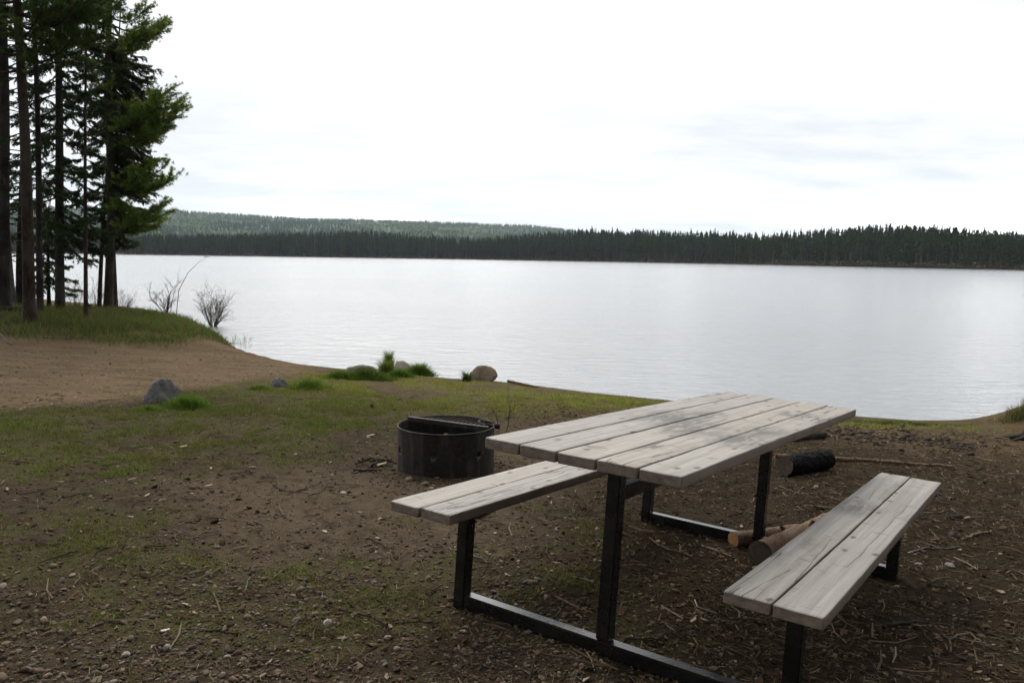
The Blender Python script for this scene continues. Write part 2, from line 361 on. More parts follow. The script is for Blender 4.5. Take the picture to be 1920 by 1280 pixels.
MAT = dict(
    ground=ground_mat(), water=water_mat(), wood=wood_mat(), paint=paint_mat(),
    ring=rust_mat('sooty_steel', (.009, .0075, .0065), (.020, .015, .012)), grate=rust_mat('rusty_bar', (.011, .009, .008), (.030, .023, .019)),
    pebble=col_mat('pebble', .95, .04, .3, 160), litter=col_mat('litter', .95, .03, .25, 80), chip=col_mat('chip', .9, .08, .2, 90),
    blade=col_mat('grass_blade', .8, .06, .25, 9, .35), needle=col_mat('needle', .7, .12, .3, 3.0, .5), clod=col_mat('clod', .95, .1, .4, 60, 0, .01),
    pine_bark=bark_mat('pine_bark', (.014, .010, .0075), (.052, .034, .024)), dark_bark=bark_mat('spruce_bark', (.012, .010, .008), (.036, .029, .024)), grey_bark=bark_mat('grey_bark', (.06, .055, .05), (.16, .15, .135)),
    twig=bark_mat('twig_bark', (.035, .025, .020), (.10, .075, .06), 3), log=bark_mat('log_bark', (.085, .052, .032), (.24, .155, .10), 2),
    granite=rock_mat('granite', (.055, .054, .052), (.110, .107, .102), (.21, .205, .195)), tan=rock_mat('tan_rock', (.150, .108, .066), (.215, .158, .102), (.33, .28, .22)),
    soilrock=rock_mat('soil_clod', (.06, .042, .028), (.11, .08, .055), (.16, .12, .085)), river=rock_mat('river_stone', (.15, .13, .11), (.24, .215, .185), (.32, .29, .26)), pale=rock_mat('pale_rock', (.24, .20, .165), (.34, .30, .255), (.45, .42, .37)), mossy=rock_mat('mossy_rock', (.07, .07, .05), (.13, .125, .085), (.2, .19, .14)))

# ------------------------------------------------------------------ ground sheet
az = np.concatenate([np.linspace(R(-43), R(43), 720), np.linspace(R(43), R(317), 90)[1:-1]])
rr = np.concatenate([np.geomspace(.4, 15, 330), np.geomspace(15, 130, 60)[1:]])
A_, R_ = np.meshgrid(az, rr); gx = (R_ * np.sin(A_)).ravel(); gy = (R_ * np.cos(A_)).ravel()
gx = np.append(gx, 0); gy = np.append(gy, 0)
gz = tz(gx, gy); na = len(az); nr = len(rr)
idx = np.arange(na * nr).reshape(nr, na); nx = np.roll(idx, -1, axis=1)
quads = np.stack([idx[:-1], idx[1:], nx[1:], nx[:-1]], axis=-1).reshape(-1, 4)
tris = np.stack([np.full(na, na * nr), idx[0], nx[0]], axis=-1)
gd = shore_d(gx, gy)
ground = mesh_np('ground', np.stack([gx, gy, gz], 1), [quads, tris], MAT['ground'],
    {'grass': ('FLOAT', zgrass(gx, gy)), 'sand': ('FLOAT', zsand(gx, gy)), 'bare': ('FLOAT', zbare(gx, gy)), 'shore': ('FLOAT', zshore_light(gx, gy)), 'shade_burnt': ('FLOAT', zshade_burnt(gx, gy)), 'wet': ('FLOAT', sstep(.35, .0, gd) * .8)}, True)
tag(ground, kind='structure')

# ------------------------------------------------------------------ lake
az = np.linspace(R(-60), R(60), 60); rr = np.geomspace(5, 900, 60)
A_, R_ = np.meshgrid(az, rr); wv = np.stack([(R_ * np.sin(A_)).ravel(), (R_ * np.cos(A_)).ravel(), np.full(A_.size, ZW)], 1)
idx = np.arange(A_.size).reshape(A_.shape)
tag(mesh_np('lake_water', wv, [np.stack([idx[:-1, :-1], idx[1:, :-1], idx[1:, 1:], idx[:-1, 1:]], -1).reshape(-1, 4)], MAT['water']), kind='structure')

# ------------------------------------------------------------------ far shore, hills
px_az = lambda x: math.atan2(*ray(x, hor(x))[:2])
SX = [-900, -300, 140, 340, 700, 1100, 1500, 1850, 2300, 2900]
SA = [px_az(x) for x in SX]; SD = [470, 470, 455, 450, 455, 410, 345, 300, 290, 300]
def far_d(a): return np.interp(a, SA, SD)
RX = [-900, -300, 0, 340, 480, 600, 700, 800, 1000, 1110, 1250, 1430, 1480, 1600, 1900, 2900]
RY = [400, 388, 388, 393, 399, 404, 405, 408, 415, 424, 433, 437, 438, 446, 458, 470]
RA = [px_az(x) for x in RX]; RE = [(hor(x) - y - 8 - 5 * (x > 1050)) / F for x, y in zip(RX, RY)]
RIDGE = 2300.
def hill_z(a, r):
    d = far_d(a)
    sh = ZW - .6 + np.clip((r - d + 1) / 10, 0, 1) * 1.0 + np.clip((r - d - 9) / 300, 0, 1) * 4
    e = np.interp(a, RA, RE) * RIDGE - 8
    t = np.clip((r - 850) / (RIDGE - 850), 0, 1)
    hz = e * (t ** 1.15) * (1 - .35 * np.clip((r - RIDGE) / 500, 0, 1))
    n = (fbm(a * 9 + 5, r / 420, 77) - .5) * 34 * np.sin(np.clip(t, 0, 1) * math.pi) ** .8
    return sh + hz + n
az = np.linspace(R(-52), R(50), 260)
rel = np.concatenate([np.array([-3, 0, 2, 5, 10, 25, 60, 120, 250]), ])
rows = []
for k in range(60):
    if k < 9: r = far_d(az) + rel[k]
    else: r = (far_d(az) + 250) + (2750 - far_d(az) - 250) * ((k - 8) / 51)
    rows.append(np.stack([r * np.sin(az), r * np.cos(az), hill_z(az, r) if k else np.full_like(az, ZW - .8)], 1))
hv = np.concatenate(rows); idx = np.arange(len(hv)).reshape(60, len(az))
def hill_mat():
    m, nt, b = newmat('far_land'); g = NT(nt); p = g.pos()
    n1 = g.noise(p, .012, 5); n2 = g.noise(p, .3, 4)
    d = g.attr('bank'); c = g.mix(g.ramp(n1, [(.4, 0), (.6, 1)]), (.020, .032, .018), (.045, .065, .025))
    c = g.mix(d, c, g.mix(g.ramp(n2, [(.3, 0), (.7, 1)]), (.040, .022, .017), (.08, .055, .04)))
    principled(b, base=c, rough=.95, spec=.05); return m
bank = np.zeros((60, len(az))); bank[:5] = 1; bank[5] = .4
tag(mesh_np('hills', hv, [np.stack([idx[:-1, :-1], idx[1:, :-1], idx[1:, 1:], idx[:-1, 1:]], -1).reshape(-1, 4)], hill_mat(), {'bank': ('FLOAT', bank.ravel())}, True), kind='structure')

# far conifers
def far_conifer(r, h, rad, bare, layers, k):
    """unit of the treeline: thin trunk and ragged whorls of boughs; returns V, tris, colour"""
    V = []; T = []; C = []
    def tri(a, b, c, col):
        n = len(V); V.extend([a, b, c]); T.append((n, n + 1, n + 2)); C.extend([col] * 3)
    tr = h * .009 + .04
    for q in range(4):
        a0, a1 = q * math.pi / 2, (q + 1) * math.pi / 2
        tri((tr * math.cos(a0), tr * math.sin(a0), -.5), (tr * math.cos(a1), tr * math.sin(a1), -.5), (0, 0, h), (.05, .04, .033))
    for L in range(layers):
        t = (L + r.uniform(-.3, .3)) / layers; z = h * (bare + (1 - bare) * t)
        prof = (min(1, .45 + t * 2.2)) * (1 - t) ** .75 + .05
        for q in range(k):
            if r.random() < .14: continue
            a = q / k * 6.283 + r.uniform(-.4, .4) + L; l = rad * prof * r.uniform(.6, 1.25); w = l * r.uniform(.35, .6)
            dz = h * .05 * r.uniform(.5, 1.5); ca, sa = math.cos(a), math.sin(a)
            g_ = r.uniform(.7, 1.3); col = (.019 * g_, .033 * g_, .009 * g_)
            tip = (l * ca, l * sa, z - dz * r.uniform(.4, 1.3))
            m1 = (l * .45 * ca - w * .5 * sa, l * .45 * sa + w * .5 * ca, z - dz * .7); m2 = (l * .45 * ca + w * .5 * sa, l * .45 * sa - w * .5 * ca, z - dz * .7)
            top = (0, 0, z + h * .035)
            tri(top, m1, tip, col); tri(top, tip, m2, col)
    return np.array(V), np.array(T), np.array(C)
rr_ = random.Random(3)
FT = [far_conifer(rr_, 1., r_, b_, l_, 6) for r_, b_, l_ in ((.10, .18, 15), (.085, .30, 12), (.12, .10, 16), (.075, .36, 11), (.11, .25, 13), (.095, .05, 17), (.07, .42, 9))]
def tint_mat(name, rnd):
    m, nt, b = newmat(name); g = NT(nt); c = g.attr('col', 'Color')
    if rnd:
        oi = g.n('ShaderNodeObjectInfo'); f = oi.outputs['Random']
    else: f = g.noise(g.pos(), .25, 1)
    t = g.ramp(f, [(.2, (.75, .8, .85)), (.5, (1, 1, 1)), (.8, (1.35, 1.22, .85))])
    principled(b, base=g.mix(1., c, t, 'MULTIPLY'), rough=.9, spec=.08); return m
fm1 = tint_mat('far_conifer', True); fm2 = tint_mat('far_wood', False)
TLX = [-500, 0, 200, 340, 420, 520, 600, 680, 730, 770, 840, 900, 950, 1000, 1050, 1100, 1200, 1320, 1420, 1500, 1580, 1650, 1700, 1800, 1900, 2000, 2600]
TLY = [436, 438, 440, 442, 440, 438, 435, 432, 436, 442, 445, 446, 441, 437, 434, 431, 432, 435, 440, 436, 432, 429, 429, 434, 444, 440, 440]
ftm = [mesh_np('far_conifer', V, [T], fm1, {'col': ('FLOAT_COLOR', C)}) for V, T, C in FT]
fdata = [o.data for o in ftm]
for o in ftm: bpy.data.objects.remove(o)
TLA = [px_az(x) for x in TLX]
def far_h(x, a, r_):
    top = np.interp(x, TLX, TLY); d = far_d(a)
    return (hor(x) - top) / F * r_ + HC - (ZW + .3)
xs = np.linspace(235, 1950, 300)
for i, x in enumerate(xs):
    x = x + rr_.uniform(-4, 4); a = px_az(x); r_ = float(far_d(a)) + 8 + rr_.uniform(0, 14)
    h = float(far_h(x, a, r_)) * (rr_.uniform(.70, 1.02) if rr_.random() < .86 else rr_.uniform(1.02, 1.16))
    o = bpy.data.objects.new('far_conifer', fdata[i % 7]); COL.objects.link(o)
    o.location = (r_ * math.sin(a), r_ * math.cos(a), float(hill_z(np.array([a]), np.array([r_]))[0]) - .2)
    w = rr_.uniform(1.0, 2.0); o.scale = (h * w, h * w, h); o.rotation_euler = (0, 0, rr_.uniform(0, 6.28))
    tag(o, 'dark narrow conifer in the front row of the treeline across the lake', 'tree', 'conifers in the front row across the lake')
mb = MB()
for i in range(4000):
    x = rr_.uniform(-350, 2150); a = px_az(x); r_ = float(far_d(a)) + rr_.uniform(14, 75) if not (235 < x < 1950) or rr_.random() < .9 else float(far_d(a)) + 10
    h = float(far_h(x, a, r_)) * rr_.choice((rr_.uniform(.72, 1.0), rr_.uniform(.85, 1.06))); V, T, C = FT[rr_.randrange(7)]
    q = rr_.uniform(0, 6.28); w = h * rr_.uniform(1.1, 2.1); cq, sq = math.cos(q) * w, math.sin(q) * w
    P = np.stack([V[:, 0] * cq - V[:, 1] * sq + r_ * math.sin(a), V[:, 0] * sq + V[:, 1] * cq + r_ * math.cos(a), V[:, 2] * h + float(hill_z(np.array([a]), np.array([r_]))[0]) - .3], 1)
    mb.add(P, [T], C * rr_.uniform(.8, 1.15))
tag(mb.build('far_woods', fm2, col=True), kind='stuff')
# wooded hillside: conifers and paler broadleaf crowns
def blob(r, k=5):
    V = []; T = []
    for q in range(16):
        a = r.uniform(0, 6.283); z = r.uniform(.25, 1); l = .33 * math.sqrt(max(.05, 1 - (2 * z - 1.15) ** 2)) * r.uniform(.7, 1.2)
        c = np.array([l * .6 * math.cos(a), l * .6 * math.sin(a), z]); s = .16 * r.uniform(.7, 1.3)
        n = len(V); p = [c + s * np.array([r.uniform(-1, 1), r.uniform(-1, 1), r.uniform(-.7, .9)]) for _ in range(3)]; V += p; T.append((n, n + 1, n + 2))
    return np.array(V), np.array(T)
BL = [blob(rr_) for _ in range(5)]
def cone():
    V = []; T = []
    for L in range(4):
        z = .15 + .2 * L; l = .17 * (1 - L * .22)
        for q in range(5):
            a = q * 1.2566 + L + rr_.uniform(-.3, .3); n = len(V); b = a + 1.0
            V += [(l * math.cos(a), l * math.sin(a), z), (l * math.cos(b), l * math.sin(b), z - .04), (0, 0, z + .36)]; T.append((n, n + 1, n + 2))
    return np.array(V), np.array(T)
CN = [cone() for _ in range(5)]
mb = MB(); HN = 23000
ha = np.array([px_az(x) for x in rng.uniform(-120, 1620, HN)]); hr = 560 + (RIDGE + 60 - 560) * rng.random(HN) ** .75
hz = hill_z(ha, hr); bl = fbm(ha * 16, hr / 260, 91, 3); bl2 = vnoise(ha * 60, hr / 60, 93)
for a, r_, z, p, p2 in zip(ha, hr, hz, bl, bl2):
    dec = p * .8 + p2 * .2 > .50 and r_ < RIDGE - 120
    V, T = (BL if dec else CN)[rr_.randrange(5)]; h = rr_.uniform(6, 8.5) if dec else rr_.uniform(6.5, 9.5)
    v = rr_.uniform(.85, 1.15); c = (.066 * v, .108 * v, .030 * v) if dec else (.024 * v, .046 * v, .020 * v)
    mb.add(V * h * np.array([1.2, 1.2, 1]) + (r_ * math.sin(a), r_ * math.cos(a), z - .5), [T], c)
tag(mb.build('hill_forest', fm2, col=True), kind='stuff')
# scrub along the far bank
mb = MB()
for i in range(900):
    x = rr_.uniform(100, 2000) if rr_.random() < .6 else rr_.gauss(1620, 120); a = px_az(x); r_ = float(far_d(a)) + rr_.uniform(3, 9); h = rr_.uniform(.6, 1.8) * (1.3 if x > 1450 else 1)
    V, T = BL[rr_.randrange(5)]; v = rr_.uniform(.6, 1.3)
    mb.add(V * np.array([h * 2, h * 2, h]) + (r_ * math.sin(a), r_ * math.cos(a), float(hill_z(np.array([a]), np.array([r_]))[0]) - .2), [T], (.085 * v, .07 * v, .042 * v))
tag(mb.build('far_scrub', fm2, col=True), kind='stuff')
# low dark rock awash near the far bank, pale dead trunk in the treeline
def rock(name, pts, mat, loc, label=None, cat='boulder', group=None, sub=3, noise=.03, rz=0, seed=0, smooth=True):
    bm = bmesh.new()
    for p in pts: bm.verts.new(p)
    r = bmesh.ops.convex_hull(bm, input=bm.verts)
    bmesh.ops.delete(bm, geom=[v for v in bm.verts if not v.link_faces], context='VERTS')
    bmesh.ops.bevel(bm, geom=bm.edges[:], offset=noise * .9, segments=2, affect='EDGES', clamp_overlap=True)
    bmesh.ops.triangulate(bm, faces=bm.faces[:])
    for _ in range(sub):
        L = max(e.calc_length() for e in bm.edges)
        es = [e for e in bm.edges if e.calc_length() > L * .45]
        bmesh.ops.subdivide_edges(bm, edges=es, cuts=1); bmesh.ops.triangulate(bm, faces=bm.faces[:])
    bmesh.ops.smooth_vert(bm, verts=bm.verts[:], factor=.35, use_axis_x=True, use_axis_y=True, use_axis_z=True)
    S = max((v.co.length for v in bm.verts))
    bm.normal_update()
    for v in bm.verts:
        c = v.co / S * 3
        k = float(fbm(np.array([c.x + c.z * .7 + seed]), np.array([c.y - c.z * .6]), seed, 3)[0]) - .5
        v.co += v.normal * k * noise * 1.6
    me = bpy.data.meshes.new(name); bm.to_mesh(me); bm.free()
    me.polygons.foreach_set('use_smooth', np.full(len(me.polygons), smooth)); me.materials.append(mat)
    o = bpy.data.objects.new(name, me); COL.objects.link(o); o.location = Vector(loc); o.rotation_euler = (0, 0, rz)
    if label: tag(o, label, cat, group)
    return o
p = at_dist(387, hor(387), 330); p[2] = ZW
rock('skerry', [(-1.8, 0, -.3), (1.9, 0, -.3), (-1.2, .8, .1), (1.3, .9, .05), (.2, -.7, .28), (-.6, .2, .42), (0, 1, -.3), (0, -1.1, -.3)], MAT['granite'], p, 'low dark rock awash on the lake close to the far bank', 'rock', noise=.12)
x = 590; a = px_az(x); r_ = float(far_d(a)) + 4
V, Fs = tube_geo([(0, 0, -.4), (.1, 0, 5), (.05, .1, 9.5), (.2, 0, 12.5)], [.13, .11, .08, .03], 6)
mb = MB(); mb.add(V, Fs)
for q in range(9):
    z = 3 + q; d = rr_.uniform(0, 6.28); V, Fs = tube_geo([(.08, 0, z), (.08 + .6 * math.cos(d), .6 * math.sin(d), z + .2)], [.03, .01], 3); mb.add(V, Fs)
o = mb.build('dead_tree', MAT['grey_bark']); o.location = (r_ * math.sin(a), r_ * math.cos(a), float(hill_z(np.array([a]), np.array([r_]))[0]))
tag(o, 'thin pale dead tree standing before the dark treeline across the lake', 'dead tree')

# ------------------------------------------------------------------ near trees
class Tree:
    def __init__(s, name, base, top, D, H, r, label, mat, seed):
        s.r = random.Random(seed); s.np = np.random.default_rng(seed)
        s.base = np.array(base); s.t = empty(name, base, label, 'tree', 'conifers on the grassy point')
        P1 = at_dist(top[0], top[1], math.hypot(base[0], base[1])); d = P1 - s.base; s.dir = d / d[2]
        s.H = H; s.rad = r; s.bark = MB(); s.N = []; s.mat = mat
        z = np.linspace(-.15, H, 26); s.wob = [(s.r.uniform(.02, .05), s.r.uniform(.5, 1.1), s.r.uniform(0, 6)) for _ in range(2)]
        rad = r * ((1 - np.clip(z, 0, H) / H) ** .8 * .93 + .07) * (1 + .28 * np.exp(-np.maximum(z, 0) / .12))
        V, Fs = tube_geo(np.array([s.at(q) for q in z]) - s.base, rad, 12); s.bark.add(V, Fs)
    def at(s, z):
        p = s.base + s.dir * z
        return p + np.array([s.wob[0][0] * math.sin(z * s.wob[0][1] + s.wob[0][2]) - s.wob[0][0] * math.sin(s.wob[0][2]), s.wob[1][0] * math.sin(z * s.wob[1][1] + s.wob[1][2]) - s.wob[1][0] * math.sin(s.wob[1][2]), 0])
    def radius(s, z): return s.rad * ((1 - z / s.H) ** .8 * .93 + .07)
    def twig(s, P, r0, r1, k=4):
        V, Fs = tube_geo(np.array(P) - s.base, np.linspace(r0, r1, len(P)), k, False); s.bark.add(V, Fs)
    def pine_limb(s, z, a, L, rise=.05, col=(.060, .095, .022), up=.3, K=20, dens=1.0):
        r = s.r; P0 = s.at(z); n = 9; S = np.linspace(0, 1, n); d = np.array([math.cos(a), math.sin(a), 0]); nrm = np.array([-d[1], d[0], 0])
        b = r.uniform(-.15, .15)
        P = P0 + d * (L * S)[:, None] + nrm * (b * L * S ** 2)[:, None] + np.array([0, 0, 1]) * (L * (rise * S + .55 * up * S ** 2 - .16 * np.sin(S * 3)))[:, None] + s.np.normal(0, .012, (n, 3))
        s.twig(P, .010 + .014 * L, .004)
        tp = []; td = []
        def run(A, B, s0, step=.055):
            l = np.linalg.norm(B - A); m = max(2, int(l * (1 - s0) / step)); t = np.linspace(s0, 1, m)[:, None]
            tp.append(A + (B - A) * t); td.append(np.tile((B - A) / (l + 1e-9), (m, 1)))
        for q in range(int((11 * L + 6) * dens)):
            t = r.uniform(.22, 1); i = min(int(t * (n - 1)), n - 2); A = P[i] + (P[i + 1] - P[i]) * (t * (n - 1) - i); ax = P[i + 1] - P[i]; ax = ax / np.linalg.norm(ax)
            sd = r.choice((-1, 1)); an = r.uniform(.5, 1.15); l = L * r.uniform(.16, .36) * (1.15 - .55 * t) + .1
            dd = ax * math.cos(an) + nrm * sd * math.sin(an) + np.array([0, 0, r.uniform(-.15, .6)]); dd /= np.linalg.norm(dd); B = A + dd * l
            s.twig([A, (A + B) / 2 + s.np.normal(0, .015, 3), B], .006, .003, 3); run(A, B, .25)
            for w in range(r.randrange(1, 3)):
                A2 = A + (B - A) * r.uniform(.35, .8); d2 = dd + s.np.normal(0, .55, 3) + np.array([0, 0, .2]); d2 /= np.linalg.norm(d2); run(A2, A2 + d2 * l * r.uniform(.35, .6), .2)
        run(P[5], P[8], 0)
        tp = np.concatenate(tp); td = np.concatenate(td); m = len(tp)
        v = s.np.uniform(.65, 1.35, (m, 1)); yl = s.np.uniform(.85, 1.2, (m, 1))
        c = np.array(col) * v * np.hstack([yl, np.ones((m, 1)), np.ones((m, 1))])
        D_ = np.repeat(td, K, 0) * .55 + s.np.normal(0, .6, (m * K, 3)); D_ /= np.linalg.norm(D_, axis=1)[:, None]
        s.N.append((np.repeat(tp, K, 0), D_, s.np.uniform(.045, .085, m * K), .0046, np.repeat(c, K, 0)))
    def spruce_limb(s, z, a, L, droop=.45, col=(.030, .047, .018), dens=1.0):
        r = s.r; P0 = s.at(z); n = 9; S = np.linspace(0, 1, n); d = np.array([math.cos(a), math.sin(a), 0]); nrm = np.array([-d[1], d[0], 0]); b = r.uniform(-.12, .12)
        P = P0 + d * (L * S)[:, None] + nrm * (b * L * S ** 2)[:, None] + np.array([0, 0, 1]) * (L * (-droop * S * 1.1 + droop * .45 * S ** 3))[:, None] + s.np.normal(0, .01, (n, 3))
        s.twig(P, .007 + .010 * L, .003)
        A_ = []; B_ = []
        for q in range(int((30 * L + 6) * dens)):
            t = r.uniform(.12, 1); i = min(int(t * (n - 1)), n - 2); A = P[i] + (P[i + 1] - P[i]) * (t * (n - 1) - i); ax = P[i + 1] - P[i]; ax = ax / np.linalg.norm(ax)
            sd = r.choice((-1, 1)); an = r.uniform(.4, 1.1); l = r.uniform(.12, .30) * (1.2 - .6 * t) * min(1, L)
            dd = ax * math.cos(an) + nrm * sd * math.sin(an) + np.array([0, 0, r.uniform(-.75, .0)]); dd /= np.linalg.norm(dd)
            A_.append(A); B_.append(A + dd * l)
            if r.random() < .55:
                A2 = A + dd * l * .5; d2 = dd + s.np.normal(0, .4, 3) + np.array([0, 0, -.35]); d2 /= np.linalg.norm(d2); A_.append(A2); B_.append(A2 + d2 * l * .7)
        for i in range(2, n - 1): A_.append(P[i]); B_.append(P[i + 1])
        A_ = np.array(A_); B_ = np.array(B_); K = 34
        t = s.np.random((len(A_), K, 1)); pp = (A_[:, None] + (B_ - A_)[:, None] * t).reshape(-1, 3)
        ax = (B_ - A_); ax /= np.linalg.norm(ax, axis=1)[:, None] + 1e-9; D_ = np.repeat(ax, K, 0) * .8 + s.np.normal(0, .5, (len(pp), 3)); D_ /= np.linalg.norm(D_, axis=1)[:, None]
        c = np.repeat(np.array(col) * s.np.uniform(.65, 1.35, (len(A_), 1)), K, 0)
        s.N.append((pp, D_, s.np.uniform(.026, .050, len(pp)), .0046, c))
    def dead_twig(s, z, a, L):
        P0 = s.at(z); d = np.array([math.cos(a), math.sin(a), s.r.uniform(-.35, .15)]); P = [P0, P0 + d * L * .5 + s.np.normal(0, .03, 3), P0 + d * L + np.array([0, 0, -.1 * L]) + s.np.normal(0, .04, 3)]
        s.twig(P, .012, .003, 4)
        for k in range(3):
            t = s.r.uniform(.3, .9); A = P[0] + (P[2] - P[0]) * t; s.twig([A, A + s.np.normal(0, .14, 3) * L], .004, .002, 3)
    def build(s):
        s.bark.build('trunk', s.mat, s.t, True)
        if s.N:
            o = needles('crown', s.N, s.base); o.parent = s.t
        return s.t
def needles(name, N, off, mat='needle'):
    P = np.concatenate([a[0] for a in N]); D_ = np.concatenate([a[1] for a in N]); L = np.concatenate([a[2] for a in N]); w = np.concatenate([np.full(len(a[0]), a[3]) for a in N]); C = np.concatenate([a[4] for a in N])
    m = len(P); q = rng.normal(0, 1, (m, 3)); S = np.cross(D_, q); S /= np.linalg.norm(S, axis=1)[:, None] + 1e-9
    V = np.empty((m, 4, 3)); V[:, 0] = P - S * w[:, None]; V[:, 1] = P + S * w[:, None]; V[:, 2] = P + D_ * L[:, None] + S * w[:, None] * .6; V[:, 3] = P + D_ * L[:, None] - S * w[:, None] * .6
    return mesh_np(name, V.reshape(-1, 3) - np.asarray(off), [np.arange(m * 4).reshape(m, 4)], MAT[mat], {'col': ('FLOAT_COLOR', np.repeat(C, 4, 0))})
def zpx(T, y):                                   # height on the tree that shows at picture row y
    D = math.hypot(T.base[0], T.base[1]); return (hor(150) - y) / F * D + HC - T.base[2]
PI = math.pi
def ring_pine(T, z0, z1, n, L0, L1, **kw):
    for i in range(n):
        t = (i + T.r.random()) / n; T.pine_limb(z0 + (z1 - z0) * t, T.r.uniform(0, 6.283), (L0 + (L1 - L0) * t) * T.r.uniform(.7, 1.15), T.r.uniform(-.05, .2), **kw)
def ring_spruce(T, z0, z1, n, L0, L1, **kw):
    for i in range(n):
        t = (i + T.r.random()) / n; T.spruce_limb(z0 + (z1 - z0) * t, i * 2.4 + T.r.uniform(-.5, .5), (L0 + (L1 - L0) * t) * T.r.uniform(.65, 1.2), T.r.uniform(.25, .6), **kw)
def pxr(w, B): return .70 * w / F * math.hypot(B[0], B[1]) / 2
B = gnd(56, 604); T = Tree('pine_tree', B, (34, 100), 0, 13, pxr(27, B), 'tall pine with the thick bare reddish trunk, nearest to the dirt clearing', MAT['pine_bark'], 11)
ring_pine(T, zpx(T, 190), zpx(T, -120), 16, 1.25, 1.1); T.pine_limb(zpx(T, 150), .1, 1.7); T.pine_limb(zpx(T, 100), -.2, 1.9); T.pine_limb(zpx(T, 60), .1, 1.9); T.pine_limb(zpx(T, 130), -.9, 1.5); T.pine_limb(zpx(T, 20), .2, 2.0)
T.pine_limb(zpx(T, 165), -.5, 1.5); T.pine_limb(zpx(T, 115), -.4, 2.0); T.pine_limb(zpx(T, 85), .3, 2.1); T.pine_limb(zpx(T, 40), -.3, 1.8)
for k in range(12): T.dead_twig(zpx(T, T.r.uniform(250, 420)), T.r.uniform(0, 6.28), T.r.uniform(.3, .8))
T.build()
B = gnd(8, 586); T = Tree('pine_tree', B, (4, 100), 0, 13, pxr(28, B), 'dark trunked pine at the left end of the grassy point', MAT['dark_bark'], 12)
ring_pine(T, zpx(T, 110), zpx(T, -100), 13, 1.3, 1.2)
for k in range(34): T.dead_twig(zpx(T, T.r.uniform(120, 480)), T.r.uniform(-1.2, 1.4), T.r.uniform(.3, 1.0))
T.build()
B = gnd(76, 592); T = Tree('spruce_tree', B, (68, 100), 0, 12, pxr(15, B), 'slim dark spruce close behind the thick bare pine trunk', MAT['dark_bark'], 13)
ring_spruce(T, zpx(T, 420), zpx(T, -60), 42, .9, .8)
T.build()
B = gnd(113, 584); T = Tree('spruce_tree', B, (112, 100), 0, 13, pxr(21, B), 'stout spruce with drooping boughs and a straight dark lower trunk', MAT['dark_bark'], 14)
ring_spruce(T, zpx(T, 430), zpx(T, -60), 78, 1.15, .95)
for k in range(8): T.spruce_limb(zpx(T, T.r.uniform(400, 460)), T.r.uniform(-1, 1), 1.0, .6)
T.build()
B = gnd(161, 602); T = Tree('spruce_tree', B, (157, 300), 0, 7.5, pxr(10, B), 'thin young spruce with a pole like trunk in front of the point', MAT['pine_bark'], 15)
ring_spruce(T, zpx(T, 430), zpx(T, 60), 40, .5, .6)
T.build()
B = gnd(186, 578); T = Tree('spruce_tree', B, (203, 330), 0, 8.5, pxr(10, B), 'thin leaning spruce just left of the twin trunks', MAT['pine_bark'], 16)
ring_spruce(T, zpx(T, 430), zpx(T, 120), 24, .5, .45)
T.build()
B = gnd(203, 580); T = Tree('pine_tree', B, (203, 60), 0, 13.5, pxr(21, B), 'tall pine with tufted limbs reaching out over the lake', MAT['pine_bark'], 17)
GREEN = (.115, .170, .030)
for y, a, L, up in ((405, .1, 1.55, .22), (420, -.5, 1.35, .2), (430, .5, 1.3, .1), (395, -.9, 1.0, .1), (415, -.15, 1.75, .15), (345, .0, 1.7, .3), (365, .4, 1.5, .3), (352, -.5, 1.5, .3), (330, .7, 1.2, .3), (360, -.1, 1.75, .2),
                    (265, .1, 1.9, .3), (250, -.3, 2.0, .25), (275, .45, 1.7, .2), (240, .2, 1.9, .25), (225, -.1, 2.1, .2), (285, -.2, 1.6, .2), (262, -.6, 1.6, .3), (235, .6, 1.5, .25), (250, .05, 2.15, .2),
                    (118, .05, 1.5, .25), (128, -.4, 1.4, .2), (100, .4, 1.4, .2), (112, .2, 1.6, .15), (135, -.1, 1.35, .1), (90, -.2, 1.35, .2), (38, .0, 1.2, .15), (30, -.5, 1.2, .1), (22, .4, 1.25, .1), (10, .1, 1.1, .1),
                    (60, 2.6, .9, .2), (80, 3.4, 1.0, .2), (140, -2.2, .9, .2), (30, -2.0, 1.1, .2), (130, -1.5, .9, .2), (200, -1.4, .9, .2), (95, 3.0, .9, .2)):
    T.pine_limb(zpx(T, y), a, L * T.r.uniform(.72, .88), .04, GREEN, up, dens=1.15)
ring_pine(T, zpx(T, 0), zpx(T, -180), 16, 1.5, 1.2)
T.build()
B = gnd(215, 578); T = Tree('spruce_tree', B, (212, 140), 0, zpx(T, 85), pxr(15, B), 'broken topped spruce with dense hanging foliage, right one of the twin trunks', MAT['pine_bark'], 18)
BRN = (.060, .066, .030)
for k in range(230):
    t = T.r.random(); y = 120 + 330 * t; T.spruce_limb(zpx(T, y), T.r.gauss(-.2, 1.1), T.r.uniform(.6, 1.15) * (.6 + .55 * math.sin(PI * min(1, .15 + t))), T.r.uniform(.5, 1.0), BRN if T.r.random() < .6 else (.034, .052, .02))
A = T.at(T.H - .02); P = [A, A + np.array([.22, -.1, -.35]), A + np.array([.34, -.2, -1.0]), A + np.array([.22, -.2, -1.5]), A + np.array([.36, -.2, -2.0])]
V, Fs = tube_geo(np.array(P) - T.base, [.035, .03, .025, .02, .01], 6)
mbx = MB(); mbx.add(V, Fs); mbx.build('broken_top', MAT['grey_bark'], T.t, True)
T.build()
B = gnd(92, 575); T = Tree('young_spruce', B, (92, 500), 0, 2.6, .045, 'short young spruce half hidden behind the stout spruce trunk', MAT['dark_bark'], 19)
ring_spruce(T, .5, 2.4, 40, 1.0, .3, col=(.036, .058, .02))
T.build()
